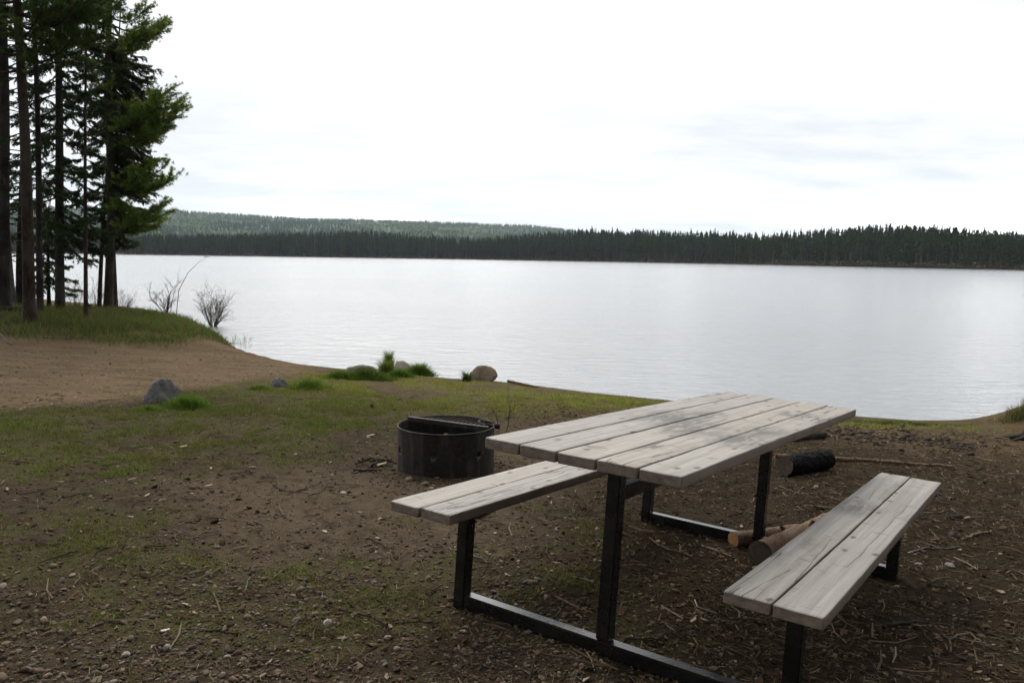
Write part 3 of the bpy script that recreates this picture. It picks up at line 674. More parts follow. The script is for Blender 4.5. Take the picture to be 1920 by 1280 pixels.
B = gnd(36, 573); T = Tree('spruce_tree', B, (33, 200), 0, 11, .07, 'slender spruce standing farthest back on the left of the point', MAT['dark_bark'], 20)
ring_spruce(T, zpx(T, 470), zpx(T, 40), 30, .9, .7, dens=.8)
T.build()
B = gnd(26, 576); T = Tree('dead_tree', B, (14, 430), 0, 4.5, .06, 'grey leaning dead trunk between the left most pines', MAT['grey_bark'], 21)
for k in range(14): T.dead_twig(T.r.uniform(1, 4.2), T.r.uniform(0, 6.28), T.r.uniform(.3, .7))
T.build()

# bare shrubs
def shrub(name, base, label, seed, stems, H, spread, thick=.012, lean=(0, 0), leaf=0, cat='shrub', depth=3, group=None):
    r = random.Random(seed); e = empty(name, base, label, cat, group); mb = MB(); LV = []
    def grow(P, d, L, rad, lev):
        n = 5; pts = [P]; dd = np.array(d)
        for i in range(n):
            dd = dd + np.array([r.gauss(0, .13), r.gauss(0, .13), r.gauss(.03, .08)]); dd /= np.linalg.norm(dd); pts.append(pts[-1] + dd * L / n)
        V, Fs = tube_geo(pts, np.linspace(rad, rad * .45, n + 1), 4 if lev else 5, False); mb.add(V, Fs)
        if leaf and lev >= 1: LV.extend((p, dd) for p in pts[2:])
        if lev < depth:
            for k in range(r.randrange(2, 4) + (lev == 0)):
                i = r.randrange(1, n + 1); nd = dd + np.array([r.gauss(0, .55), r.gauss(0, .55), r.gauss(.05, .35)]); nd /= np.linalg.norm(nd)
                grow(pts[i], nd, L * r.uniform(.4, .7), rad * .5, lev + 1)
    for k in range(stems):
        a = r.uniform(0, 6.283); s_ = spread * math.sqrt(r.random()); d = np.array([math.cos(a) * s_ + lean[0], math.sin(a) * s_ * .7 + lean[1], 1]); d /= np.linalg.norm(d)
        grow(np.array([math.cos(a) * .06, math.sin(a) * .06, -.03]), d, H * r.uniform(.5, .8), thick * r.uniform(.6, 1.1), 0)
    mb.build('stem', MAT['twig'], e)
    if leaf and LV:
        P = np.array([a for a, _ in LV]); m = len(P); D_ = rng.normal(0, 1, (m, 3)); D_ /= np.linalg.norm(D_, axis=1)[:, None]
        sel = rng.random(m) < leaf; P = P[sel]; D_ = D_[sel]; m = len(P)
        needles('leaves', [(P, D_, np.full(m, .016), .004, np.tile((.10, .09, .045), (m, 1)))], (0, 0, 0)).parent = e
    return e
shrub('bare_shrub', gnd(312, 588), 'sparse leafless shrub with a crooked dark stem at the crest of the point', 3, 9, .85, .38, .013, (.1, 0), .2)
shrub('bare_shrub', gnd(400, 612), 'bushy leafless willow shrub fanning out at the tip of the point', 5, 34, .88, .6, .008, (.14, 0), .6)
e = empty('bare_branch', gnd(330, 592), 'long thin bare branch arching over the lake beside the crooked shrub', 'branch'); mb = MB()
P = [at_dist(x, y, math.hypot(*e.location[:2])) - np.array(e.location) for x, y in ((322, 580), (335, 545), (352, 512), (372, 492), (388, 482))]
P[0] = np.array([0, 0, -.05]); V, Fs = tube_geo(P, [.009, .008, .006, .004, .002], 5); mb.add(V, Fs); mb.build('stem', MAT['twig'], e)
for i, (x, y, lb) in enumerate(((140, 578, 'leafless brush between the stout spruce and the thin young spruce'), (176, 576, 'leafless brush behind the thin leaning spruce'), (232, 582, 'low leafless brush just right of the twin trunks'), (52, 574, 'leafless brush behind the thick bare pine trunk'))):
    shrub('brush', gnd(x, y), lb, 30 + i, 12, (.75, .7, .5, .8)[i], .7, .007, (0, 0), .3)
shrub('sapling', gnd(947, 806), 'tiny bare sapling standing on the right of the fire ring', 41, 2, .36, .1, .005, (0, 0), .2, 'sapling', 2)

# fallen pole and stump under the trees
def log_obj(name, A, Bp, r0, r1, mat, label, cat='log', endmat=None, seed=0, knots=0, k=14, rise=None):
    A = np.array(A, float); Bp = np.array(Bp, float); L = np.linalg.norm(Bp - A); r = random.Random(seed)
    e = empty(name, (A + Bp) / 2, label, cat); n = max(6, int(L / .05)); n = min(n, 40); t = np.linspace(0, 1, n)
    P = A + (Bp - A) * t[:, None]; P[1:-1] += np.array([[r.gauss(0, r0 * .05) for _ in range(3)] for _ in range(n - 2)])
    rad = (r0 + (r1 - r0) * t) * np.array([1 + r.uniform(-.05, .05) for _ in t])
    V, Fs = tube_geo(P - np.array(e.location), rad, k, False)
    mb = MB(); mb.add(V, Fs)
    for q in range(knots):
        s_ = r.uniform(.1, .9); c = A + (Bp - A) * s_ - np.array(e.location); d = np.array([r.gauss(0, 1), r.gauss(0, 1), abs(r.gauss(0, 1))]); d /= np.linalg.norm(d)
        V, Fs = tube_geo([c, c + d * (r0 * 1.35)], [r0 * .25, r0 * .16], 6); mb.add(V, Fs)
    mb.build('bark', mat, e, True)
    if endmat:
        for i0, sgn in ((0, -1), (-1, 1)):
            ring = V0 = tube_geo(P - np.array(e.location), rad, k, False)[0].reshape(n, k, 3)[i0]; ax = (Bp - A) / L * sgn
            c = ring.mean(0) + ax * r0 * .03
            VV = np.vstack([ring, (ring - ring.mean(0)) * .6 + ring.mean(0) + ax * r0 * .03, c[None]]); I = np.arange(k); J = np.roll(I, -1)
            F4 = np.stack([I, J, J + k, I + k], 1); F3 = np.stack([I + k, J + k, np.full(k, 2 * k)], 1)
            mesh_np('cut_end', VV, [F4, F3], endmat, None, False, e)
    return e
def end_mat(name, a, b_):
    m, nt, b = newmat(name); g = NT(nt); n1 = g.noise(g.obj(), 60, 4); n2 = g.noise(g.obj(), 9, 3)
    c = g.mix(g.ramp(n1, [(.3, 0), (.7, 1)]), a, b_); c = g.mix(g.ramp(n2, [(.5, 0), (.7, .5)]), c, tuple(v * .5 for v in a)); principled(b, base=c, rough=.8, spec=.2); return m
fresh = end_mat('fresh_cut', (.20, .10, .042), (.30, .165, .075)); olde = end_mat('old_cut', (.040, .028, .020), (.085, .062, .045))
p0, p1 = gnd(-60, 590), gnd(46, 588); log_obj('fallen_pole', p0 + [0, 0, .12], p1 + [0, 0, .1], .05, .045, MAT['dark_bark'], 'dark fallen pole lying low between the left trunks', 'pole', None, 3)
p0 = gnd(166, 586); log_obj('stump', p0 - [0, 0, .05], p0 + [.01, 0, .2], .055, .045, MAT['dark_bark'], 'small dark stump on the grass left of the twin trunks', 'stump', olde, 4)

# ------------------------------------------------------------------ rocks on the lawn edge
B = gnd(304, 752)
rock('boulder', [(-.23, .0, -.06), (-.20, -.13, -.06), (.0, -.18, -.06), (.18, -.08, -.06), (.21, .08, -.06), (-.12, .16, -.06), (.12, .18, -.06), (-.05, -.03, .245), (.045, -.05, .275), (.085, .02, .255), (-.10, .04, .17), (.20, .02, .10), (.06, -.13, .13), (-.17, -.06, .06)],
     MAT['granite'], B, 'speckled grey granite boulder with a pointed top, by the dirt clearing', noise=.034, seed=2)
B = gnd(523, 724)
rock('boulder', [(-.13, 0, -.05), (-.09, -.09, -.05), (.1, -.08, -.05), (.14, .05, -.05), (0, .11, -.05), (-.06, 0, .115), (.05, -.01, .12), (.11, .02, .05), (-.11, -.02, .05), (.0, -.09, .06)], MAT['granite'], B, 'small grey boulder beside bright green grass', noise=.014, seed=5)
B = gnd(678, 708)
rock('boulder', [(-.32, 0, -.05), (-.24, -.16, -.05), (.25, -.18, -.05), (.36, .0, -.05), (.1, .22, -.05), (-.2, .18, -.05), (-.16, 0, .19), (.1, -.02, .215), (.26, -.02, .13), (-.26, -.03, .11), (0, -.14, .13)], MAT['mossy'], B, 'low grass grown boulder, left of the tallest grass tuft', noise=.03, seed=8)
B = gnd(758, 700)
rock('boulder', [(-.2, 0, -.05), (-.12, -.12, -.05), (.16, -.12, -.05), (.26, .02, -.05), (0, .16, -.05), (-.16, .02, .18), (-.09, .0, .225), (.05, .0, .20), (.2, .0, .09), (-.05, -.1, .13)], MAT['pale'], B, 'pale boulder poking out of the grass at the shoreline', noise=.022, seed=11)
B = gnd(905, 713)
rock('boulder', [(-.20, -.02, -.01), (-.12, -.12, -.03), (.12, -.12, -.03), (.19, .0, .0), (.0, .16, -.03), (-.235, .0, .06), (-.10, -.02, .22), (-.03, -.05, .25), (.07, -.02, .235), (.235, .0, .13), (.225, .02, .07), (.12, .1, .17), (-.12, .1, .15), (.1, -.12, .08), (-.1, -.11, .09)],
     MAT['tan'], B, 'rounded tan boulder sitting at the water edge', noise=.022, seed=14)
p0, p1 = gnd(952, 718), gnd(1008, 727); p0[2] += .02; log_obj('driftwood', p0 + [0, 0, .01], p1 + [0, 0, .01], .020, .013, MAT['log'], 'short piece of driftwood at the water edge right of the tan boulder', 'driftwood', None, 6)

# ------------------------------------------------------------------ grass
def blades(name, P, h, lean, col, w=.0024, parent=None, off=(0, 0, 0), mat='blade'):
    m = len(P); a = rng.uniform(0, 6.283, m); d = np.stack([np.cos(a), np.sin(a), np.zeros(m)], 1); s_ = np.stack([-d[:, 1], d[:, 0], np.zeros(m)], 1) * w
    # turn the flat of each blade at random
    b = rng.uniform(0, 6.283, m); s_ = np.stack([np.cos(b), np.sin(b), np.zeros(m)], 1) * (w if np.ndim(w) == 0 else w[:, None])
    h = h[:, None]; ln = (lean * rng.uniform(.4, 1.3, m))[:, None] * h; up = np.array([0, 0, 1.])
    V = np.empty((m, 5, 3)); V[:, 0] = P - s_; V[:, 1] = P + s_; mid = P + up * h * .55 + d * ln * .3; V[:, 2] = mid + s_ * .8; V[:, 3] = mid - s_ * .8; V[:, 4] = P + up * h + d * ln
    i = np.arange(m)[:, None] * 5
    return mesh_np(name, V.reshape(-1, 3) - np.asarray(off), [i + np.array([[0, 1, 2, 3]]), i + np.array([[3, 2, 4]])], MAT[mat], {'col': ('FLOAT_COLOR', np.repeat(col, 5, 0))}, False, parent)
def gcol(m, g=(.078, .118, .016), y=(.150, .125, .048), f=.22):
    t = (rng.random((m, 1)) < f); return (np.array(g) * (1 - t) + np.array(y) * t) * rng.uniform(.6, 1.35, (m, 1))
def scatter(n, r0, r1, a0=-40, a1=40, power=1.0):
    r = r0 + (r1 - r0) * rng.random(n) ** power; a = np.radians(rng.uniform(a0, a1, n)); return r * np.sin(a), r * np.cos(a)
FR = tab(0, 0, 0)
def clear(x, y): return np.hypot(x - RC[0], y - RC[1]) > .36
x, y = scatter(520000, 2.4, 13, -40, 36, .8)
g = zgrass(x, y); pt = sstep(.42, .60, .5 * fbm(x * 9, y * 9, 51, 2) + .5 * fbm(x * 2.6, y * 2.6, 53, 2)); keep = (rng.random(len(x)) < g * (.10 + .90 * pt) * .95) & clear(x, y)
x, y = x[keep], y[keep]; gg = g[keep]; lush = fbm(x * 1.7, y * 1.7, 57, 2)
P = np.stack([x, y, tz(x, y) - .002], 1); m = len(P); near = sstep(4.5, 3.5, np.hypot(x, y))
h = rng.uniform(.010, .032, m) * (.55 + .75 * gg) * (.7 + .8 * lush) * (1 - .35 * near)
c = gcol(m, f=.22); dry = sstep(.35, .6, fbm(x * 2.2 + 9, y * 2.2, 61, 2))[:, None]; c = c * (1 - .55 * dry) + .55 * dry * np.array((.088, .082, .026)) * rng.uniform(.6, 1.3, (m, 1))
zs = zshore_light(x, y)[:, None]; c = c * (1 + zs * np.array([1.25, .95, .9]))  # blades near the water carry the open-sky light in their colour
tag(blades('grass', P, h, .9, c, .0022), kind='stuff')
print('grass', m)
x, y = scatter(150000, 14, 24, -35, -12); g = zgrass(x, y); keep = (rng.random(len(x)) < g) & (shore_d(x, y) > .05); x, y = x[keep], y[keep]; P = np.stack([x, y, tz(x, y) - .01], 1); m = len(P)
hh = rng.uniform(.05, .20, m) * (.4 + .9 * fbm(x * 1.1, y * 1.1, 63, 3)); c = gcol(m, (.078, .118, .024), (.165, .125, .058), .30)
tag(blades('spit_grass', P, hh, .8, c, .005), kind='stuff')
def clump(px, py, rx, ry, n, h, label, col=(.078, .140, .016), f=.08, lean=.7, w=.0035):
    B = gnd(px, py); r = np.sqrt(rng.random(n)); a = rng.uniform(0, 6.283, n); x = B[0] + rx * r * np.cos(a); y = B[1] + ry * r * np.sin(a)
    n = int(n * 1.5); rx *= 1.15; ry *= 1.15; r = np.minimum(np.abs(rng.normal(0, .62, n)), 1.5); a = rng.uniform(0, 6.283, n); x = B[0] + rx * r * np.cos(a); y = B[1] + ry * r * np.sin(a)
    hh = 1.3 * h * rng.uniform(.15, 1.05, n) ** 1.2 * np.maximum(1.1 - .62 * r ** 1.5, .15); P = np.stack([x, y, np.maximum(tz(x, y), ZW) - .01], 1)
    e = empty('grass_tuft', B, None); o = blades('grass_tuft', P, hh, lean, gcol(n, col, (.15, .15, .05), f), w, None, B)
    bpy.data.objects.remove(e); o.location = Vector(B); return tag(o, label, 'grass tuft', 'grass tufts around the boulders')
clump(352, 764, .22, .14, 2200, .11, 'bright green tuft at the foot of the pointed grey boulder')
clump(280, 769, .18, .08, 900, .045, 'short green tuft on the near side of the pointed grey boulder')
clump(583, 729, .24, .18, 2200, .10, 'bright green tuft on the right of the small grey boulder')
clump(486, 730, .14, .10, 800, .05, 'low green tuft on the left of the small grey boulder')
clump(729, 692, .07, .07, 800, .25, 'tallest upright green tuft between two shoreline boulders', lean=.35)
clump(724, 700, .12, .10, 900, .19, 'yellow green tuft leaning over the low grass grown boulder', (.095, .135, .020), .2)
clump(640, 711, .24, .12, 1600, .11, 'grass fringe at the left foot of the low grass grown boulder')
clump(688, 710, .36, .2, 3400, .13, 'thick grass on the near side of the low grass grown boulder', (.060, .100, .016))
clump(786, 704, .22, .13, 2400, .16, 'thick green tuft spreading right of the pale boulder')
clump(750, 707, .2, .1, 1500, .11, 'green tuft along the near side of the pale boulder')
clump(875, 714, .06, .06, 380, .13, 'small dark green tuft touching the tan boulder', (.035, .065, .014))
for x_, y_, h_, n_t, lb in ((1900, 784, .12, 600, 'dense dry reddish grass on the right bank'), (1928, 777, .15, 800, 'dry grass crowning the right bank at the picture edge')):
    o = clump(x_, y_, .16, .14, n_t, h_, lb, (.10, .085, .045), .5, .5, .0025); o['group'] = 'dry tufts on the right bank'
clump(1690, 795, .9, .06, 2500, .045, 'low green fringe along the shore right of the table', (.085, .115, .03), .3, .9, .0025)
clump(402, 633, .32, .2, 1700, .10, 'green sedge at the tip of the point', (.07, .12, .03), .2, .8, .004)
# reed stems in the shallows off the point
x, y = [], []
for k in range(60):
    q = on_z(random.uniform(436, 475), random.uniform(632, 652), ZW); x.append(q[0]); y.append(q[1])
P = np.stack([np.array(x), np.array(y), np.full(60, ZW - .02)], 1)
tag(blades('reeds', P, rng.uniform(.06, .2, 60), .3, gcol(60, (.08, .09, .04)), .003), kind='stuff')

# ------------------------------------------------------------------ pebbles, litter, chips, clods
bm = bmesh.new(); bmesh.ops.create_icosphere(bm, subdivisions=2, radius=1); IV = np.array([v.co for v in bm.verts]); IF = np.array([[v.index for v in f.verts] for f in bm.faces]); bm.free()
bm = bmesh.new(); bmesh.ops.create_icosphere(bm, subdivisions=1, radius=1); JV = np.array([v.co for v in bm.verts]); JF = np.array([[v.index for v in f.verts] for f in bm.faces]); bm.free()
PV = []
for k in range(12):
    q = IV.copy(); 
    for j in range(5):
        d = rng.normal(0, 1, 3); d /= np.linalg.norm(d); q -= np.maximum(q @ d - rng.uniform(.5, .85), 0)[:, None] * d * .85
    PV.append(q)
def lumps(name, x, y, s, col, mat, flat=(.4, .75), sink=.25, V0=PV, F0=IF):
    m = len(x); z = tz(x, y); n = len(V0[0]); Vs = np.stack(V0)[rng.integers(0, len(V0), m)]
    ang = rng.uniform(0, 6.283, m); sx = s * rng.uniform(.8, 1.35, m); sy = s * rng.uniform(.65, 1.0, m); sz = s * rng.uniform(flat[0], flat[1], m)
    q = Vs * np.stack([sx, sy, sz], 1)[:, None]; tl = rng.normal(0, .2, (m, 1)); q[:, :, 2] += q[:, :, 0] * tl
    c, sn = np.cos(ang)[:, None], np.sin(ang)[:, None]
    V = np.stack([q[:, :, 0] * c - q[:, :, 1] * sn + x[:, None], q[:, :, 0] * sn + q[:, :, 1] * c + y[:, None], q[:, :, 2] + (z + sz * (1 - 2 * sink) * .6)[:, None]], -1)
    Fi = (F0[None] + (np.arange(m) * n)[:, None, None]).reshape(-1, 3)
    return mesh_np(name, V.reshape(-1, 3), [Fi], mat, {'col': ('FLOAT_COLOR', np.repeat(col, n, 0))}, True)
def pcol(m):
    base = np.array([(.100, .078, .055), (.082, .068, .053), (.125, .094, .064), (.058, .046, .036), (.098, .062, .044), (.18, .15, .12), (.084, .078, .070)])
    return base[rng.choice(7, m, p=[.28, .2, .16, .16, .1, .03, .07])] * rng.uniform(.5, 1.1, (m, 1))
x, y = scatter(56000, 2.3, 5.0, -42, 40, 1.25); d = np.hypot(x, y)
gv = sstep(4.6, 3.2, d + .9 * (fbm(x * 1.1, y * 1.1, 71) - .5)) * (.35 + .75 * sstep(.3, .65, fbm(x * 2.5, y * 2.5, 73))) * (.40 + .60 * sstep(1.0, -.4, x))
keep = rng.random(len(x)) < gv * .47; x, y = x[keep], y[keep]; s = np.clip(np.exp(rng.normal(-5.1, .42, len(x))), .003, .018)
tag(lumps('gravel', x, y, s, pcol(len(x)), MAT['pebble']), kind='stuff'); print('pebbles', len(x))
x, y = scatter(9000, 3.2, 12, -42, 40); keep = rng.random(len(x)) < (.10 + .14 * zsand(x, y)) * (shore_d(x, y) > .1) * clear(x, y); x, y = x[keep], y[keep]
tag(lumps('loose_pebbles', x, y, np.clip(np.exp(rng.normal(-4.75, .5, len(x))), .004, .03), pcol(len(x)) * 1.25, MAT['pebble'], (.25, .45), V0=[JV * rng.uniform(.8, 1.2, JV.shape) for _ in range(6)], F0=JF), kind='stuff')
x, y = scatter(3600, 7, 17, -36, -6); keep = (rng.random(len(x)) < zsand(x, y)); x, y = x[keep], y[keep]
tag(lumps('beach_pebbles', x, y, np.clip(np.exp(rng.normal(-4.35, .4, len(x))), .006, .03), pcol(len(x)) * 2.0, MAT['pebble'], (.14, .3), V0=[JV * rng.uniform(.8, 1.2, JV.shape) for _ in range(6)], F0=JF), kind='stuff')
# dead needles and twiglets
def sticks(name, x, y, L, r, col, mat, lift=.003):
    m = len(x); a = rng.uniform(0, 6.283, m); b = a + rng.normal(0, .35, m); d0 = np.stack([np.cos(a), np.sin(a)], 1); d1 = np.stack([np.cos(b), np.sin(b)], 1)
    A = np.stack([x, y], 1); Bm = A + d0 * (L / 2)[:, None]; Cc = Bm + d1 * (L / 2)[:, None]
    def up(p, l): return np.column_stack([p, tz(p[:, 0], p[:, 1]) + l])
    pts = [up(A, lift + r), up(Bm, lift + r + rng.uniform(0, .006, m)), up(Cc, lift + r + np.abs(rng.normal(0, .006, m)))]
    V = np.empty((m, 9, 3)); sd = np.stack([-d0[:, 1], d0[:, 0], np.zeros(m)], 1)
    for k, p in enumerate(pts):
        w = (r * (1, .95, .6)[k])[:, None]
        V[:, k * 3] = p - sd * w; V[:, k * 3 + 1] = p + sd * w; V[:, k * 3 + 2] = p + np.array([0, 0, 1.2]) * w
    i = np.arange(m)[:, None] * 9; fs = []
    for k in (0, 3):
        for u, v in ((0, 1), (1, 2), (2, 0)): fs.append(i + np.array([[k + u, k + v, k + 3 + v, k + 3 + u]]))
    return mesh_np(name, V.reshape(-1, 3), [np.concatenate(fs)], mat, {'col': ('FLOAT_COLOR', np.repeat(col, 9, 0))})
def lcol(m):
    base = np.array([(.085, .056, .034), (.046, .033, .023), (.14, .108, .073), (.22, .185, .135), (.028, .022, .017)])
    return base[rng.choice(5, m, p=[.38, .29, .15, .04, .14])] * rng.uniform(.6, 1.3, (m, 1))
def rightness(x, y): return .50 + .50 * sstep(-.1, .9, x - .0 * y)
x, y = scatter(85000, 2.3, 10, -42, 40, 1.1); keep = (rng.random(len(x)) < rightness(x, y) * (1 - .8 * zsand(x, y)) * (.35 + .65 * sstep(.35, .6, fbm(x * 3, y * 3, 81))) * (1 - .35 * zbare(x, y))) & clear(x, y) & (shore_d(x, y) > .15)
x, y = x[keep], y[keep]; m = len(x); tag(sticks('needle_litter', x, y, rng.uniform(.02, .065, m), np.full(m, .0011) * rng.uniform(.7, 1.5, m), lcol(m), MAT['litter']), kind='stuff'); print('litter', m)
x, y = scatter(2300, 2.4, 10, -42, 40); keep = (rng.random(len(x)) < rightness(x, y)) & clear(x, y) & (shore_d(x, y) > .3); x, y = x[keep], y[keep]; m = len(x)
tag(sticks('twig_litter', x, y, rng.uniform(.06, .22, m), rng.uniform(.0015, .0042, m), lcol(m) * .9, MAT['litter']), kind='stuff')
# bark flakes, leaves, wood chips: little bent plates with thickness
def plates(name, x, y, s, col, mat, asp=(.35, .8), tilt=.35):
    m = len(x); a = rng.uniform(0, 6.283, m); w = s * rng.uniform(asp[0], asp[1], m); z = tz(x, y) + .002 + s * .12; th = .0022
    loc = np.array([(-1, -.7, 0), (-.2, -1, .12), (.8, -.6, .05), (1, .1, 0), (.5, .8, .1), (-.5, .9, .08)]) 
    L = loc[None] * (1 + rng.normal(0, .18, (m, 6, 1))); t1 = rng.normal(0, tilt, m); t2 = rng.normal(0, tilt, m)
    X = L[:, :, 0] * s[:, None]; Y = L[:, :, 1] * w[:, None]; Zz = L[:, :, 2] * s[:, None] * rng.uniform(-1.5, 2.5, (m, 1)) + X * t1[:, None] * .5 + Y * t2[:, None]
    c, sn = np.cos(a)[:, None], np.sin(a)[:, None]; T_ = np.stack([X * c - Y * sn + x[:, None], X * sn + Y * c + y[:, None], Zz + z[:, None]], -1)
    V = np.concatenate([T_ + [0, 0, th], T_ - [0, 0, th]], 1); i = np.arange(m)[:, None] * 12; I = np.arange(6); J = np.roll(I, -1)
    F6 = np.concatenate([i + I[None], i + 6 + I[::-1][None]]); F4 = (i[:, :, None] + np.stack([J, I, I + 6, J + 6], 1)[None]).reshape(-1, 4)
    return mesh_np(name, V.reshape(-1, 3), [F6, F4], mat, {'col': ('FLOAT_COLOR', np.repeat(col, 12, 0))})
x, y = scatter(24000, 2.3, 9.5, -42, 40, 1.1); keep = (rng.random(len(x)) < rightness(x, y) * (1 - .85 * zsand(x, y)) * (1 - .4 * zbare(x, y)) * (1 - .5 * zgrass(x, y))) & clear(x, y) & (shore_d(x, y) > .2); x, y = x[keep], y[keep]; m = len(x)
tag(plates('bark_flakes', x, y, np.clip(np.exp(rng.normal(-4.9, .45, m)), .004, .022), lcol(m) * .85, MAT['litter'], (.3, .8), .35), kind='stuff')
x, y = scatter(650, 2.4, 10, -42, 40); keep = (rng.random(len(x)) < .3 + .7 * rightness(x, y)) & clear(x, y) & (shore_d(x, y) > .3) & (zsand(x, y) < .5); x, y = x[keep], y[keep]; m = len(x)
tag(plates('wood_chips', x, y, np.clip(np.exp(rng.normal(-4.45, .4, m)), .006, .026), np.array((.24, .185, .13)) * rng.uniform(.45, 1.2, (m, 1)), MAT['chip'], (.15, .5), .3), kind='stuff')
# dark clods: the churned strip near the shore and burnt ground round the ring
xs_, ys_ = [], []
for k in range(1500):
    t = random.random(); q = gnd(1545 + 290 * t + random.gauss(0, 12), 806 + 34 * t + random.gauss(0, 8)) if k < 420 else None
    if q is not None: xs_.append(q[0]); ys_.append(q[1])
x = np.array(xs_); y = np.array(ys_); m = len(x)
tag(lumps('dark_clods', x, y, np.clip(np.exp(rng.normal(-4.25, .5, m)), .005, .04), np.array((.024, .018, .014)) * rng.uniform(.5, 1.9, (m, 1)), MAT['clod'], (.3, .6), V0=[JV * rng.uniform(.7, 1.3, JV.shape) for _ in range(8)], F0=JF), kind='stuff')
NCH = 420; a = rng.uniform(0, 6.283, NCH); r = .38 + np.abs(rng.normal(0, .25, NCH)); x = RC[0] + r * np.cos(a); y = RC[1] + r * np.sin(a) * .9
tag(lumps('charcoal_crumbs', x, y, np.clip(np.exp(rng.normal(-5.1, .5, NCH)), .003, .014), np.array((.018, .015, .013)) * rng.uniform(.5, 2.5, (NCH, 1)), MAT['clod'], V0=[JV * rng.uniform(.7, 1.3, JV.shape) for _ in range(8)], F0=JF), kind='stuff')

# ------------------------------------------------------------------ picnic table
tab_m = Matrix(((TM[0, 0], TM[0, 1], TM[0, 2], TO[0]), (TM[1, 0], TM[1, 1], TM[1, 2], TO[1]), (TM[2, 0], TM[2, 1], TM[2, 2], TO[2]), (0, 0, 0, 1)))
table = empty('picnic_table', (0, 0, 0), 'weathered grey plank picnic table with attached benches on a black steel frame', 'picnic table')
base_m = tab_m @ Matrix.Translation((1.15, 0, -.75)); table.matrix_world = base_m
LEN, WID, TH = 2.298, .72, .038
def plank(mb, AT, EG, u0, u1, v0, v1, wt, pid, r):
    n = 40; vc = (v0 + v1) / 2; hw = (v1 - v0) / 2; c = .0042; prof = []
    for cx, cy, a0 in ((hw - c, -c, 0), (-hw + c, -c, 90), (-hw + c, -TH + c, 180), (hw - c, -TH + c, 270)):
        for k in range(4):
            a = R(a0 + k * 30); prof.append((cx + c * math.cos(a), cy + c * math.sin(a)))
    # split the top into strips so that a cup and worn edge can show
    top = [(hw - c - (2 * hw - 2 * c) * k / 8, 0.0) for k in range(1, 8)]
    prof = prof[:4] + top + prof[4:]; prof = np.array(prof); k_ = len(prof)
    us = np.concatenate([[u0, u0 + .002, u0 + .006], np.linspace(u0 + .02, u1 - .02, n), [u1 - .006, u1 - .002, u1]]); ins = np.concatenate([[.0035, .0012, .0], np.zeros(n), [.0, .0012, .0035]])
    bow = r.uniform(-.002, .002); cup = r.uniform(-.0015, .0012); ph = r.uniform(0, 9)
    V = []; At = []; Eg = []
    for u, i_ in zip(us, ins):
        s_ = (u - u0) / (u1 - u0) * 2 - 1
        for (a, b) in prof:
            aa = a * (1 - i_ / hw); bb = (b + TH / 2) * (1 - 2 * i_ / TH) - TH / 2
            edge = 1 if abs(a) > hw - c * 1.2 else 0
            wob = 0.0008 * math.sin(u * 3.1 + ph) + .0005 * math.sin(u * 17 + ph * 2 + a * 8) + (.0016 * (vnoise(np.array([u * 30 + ph]), np.array([b * 40 + ph]))[0] - .5) if edge else 0)
            zz = bb + bow * (1 - s_ * s_) + cup * (1 - (a / hw) ** 2) * (1 if b > -TH / 2 else -1) + (.001 * (vnoise(np.array([u * 9 + ph]), np.array([a * 30]))[0] - .5))
            V.append((u, vc + aa + (wob if edge else 0), wt + zz)); At.append((u + pid * 3.7, aa + pid * 1.13, b * 1.0 + pid * 5.3)); Eg.append(1.0 if (b < -c * .9) else 0.0)
    m = len(us); idx = np.arange(m * k_).reshape(m, k_); nx = np.roll(idx, -1, 1)
    Q = np.stack([idx[:-1], nx[:-1], nx[1:], idx[1:]], -1).reshape(-1, 4)
    mb.add(V, [Q]); AT += At; EG += Eg
    cv = np.array(V).reshape(m, k_, 3)
    for row, fl in ((0, 0), (-1, 1)):
        ring = cv[row]; cc = ring.mean(0, keepdims=True); I = np.arange(k_); J = np.roll(I, -1); f3 = np.stack([J, I, np.full(k_, k_)], 1)
        if fl: f3 = f3[:, ::-1]
        mb.add(np.vstack([ring, cc]), [f3]); AT += [(pid * 2.1 + p[2] * 3, p[1], p[2] * 3) for p in np.vstack([ring, cc])]; EG += [1.0] * (k_ + 1)
def board_part(name, spec, pid, seed, label=None):
    mb = MB(); AT = []; EG = []; r = random.Random(seed)
    for i, (u0, u1, v0, v1, wt) in enumerate(spec): plank(mb, AT, EG, u0 + r.uniform(-.004, .004), u1 + r.uniform(-.004, .004), v0, v1, wt + r.uniform(-.0012, .0012), pid + i, r)
    o = mb.build(name, MAT['wood'], None, True, attrs={'wood': ('FLOAT_VECTOR', np.array(AT)), 'edge': ('FLOAT', np.array(EG))}, off=(1.15, 0, -.75))
    o.parent = table
    if label: o['label'] = label
    return o
pw = WID / 5
board_part('tabletop', [(0, LEN, -WID / 2 + pw * i + (.003 if i else 0), -WID / 2 + pw * (i + 1) - .003, 0) for i in range(5)], 1, 5)
DZ, BW, GL, GR = .305, .279, .138, .145
for s_, v0, lb, pid in ((-1, -WID / 2 - GL - BW, 'bench seat on the fire ring side', 11), (1, WID / 2 + GR, 'bench seat nearer the camera, with long cracks', 21)):
    board_part('bench_seat', [(.011, LEN - .011, v0, v0 + BW / 2 - .003, -DZ), (.011, LEN - .011, v0 + BW / 2 + .003, v0 + BW, -DZ)], pid, 40 + pid, lb)
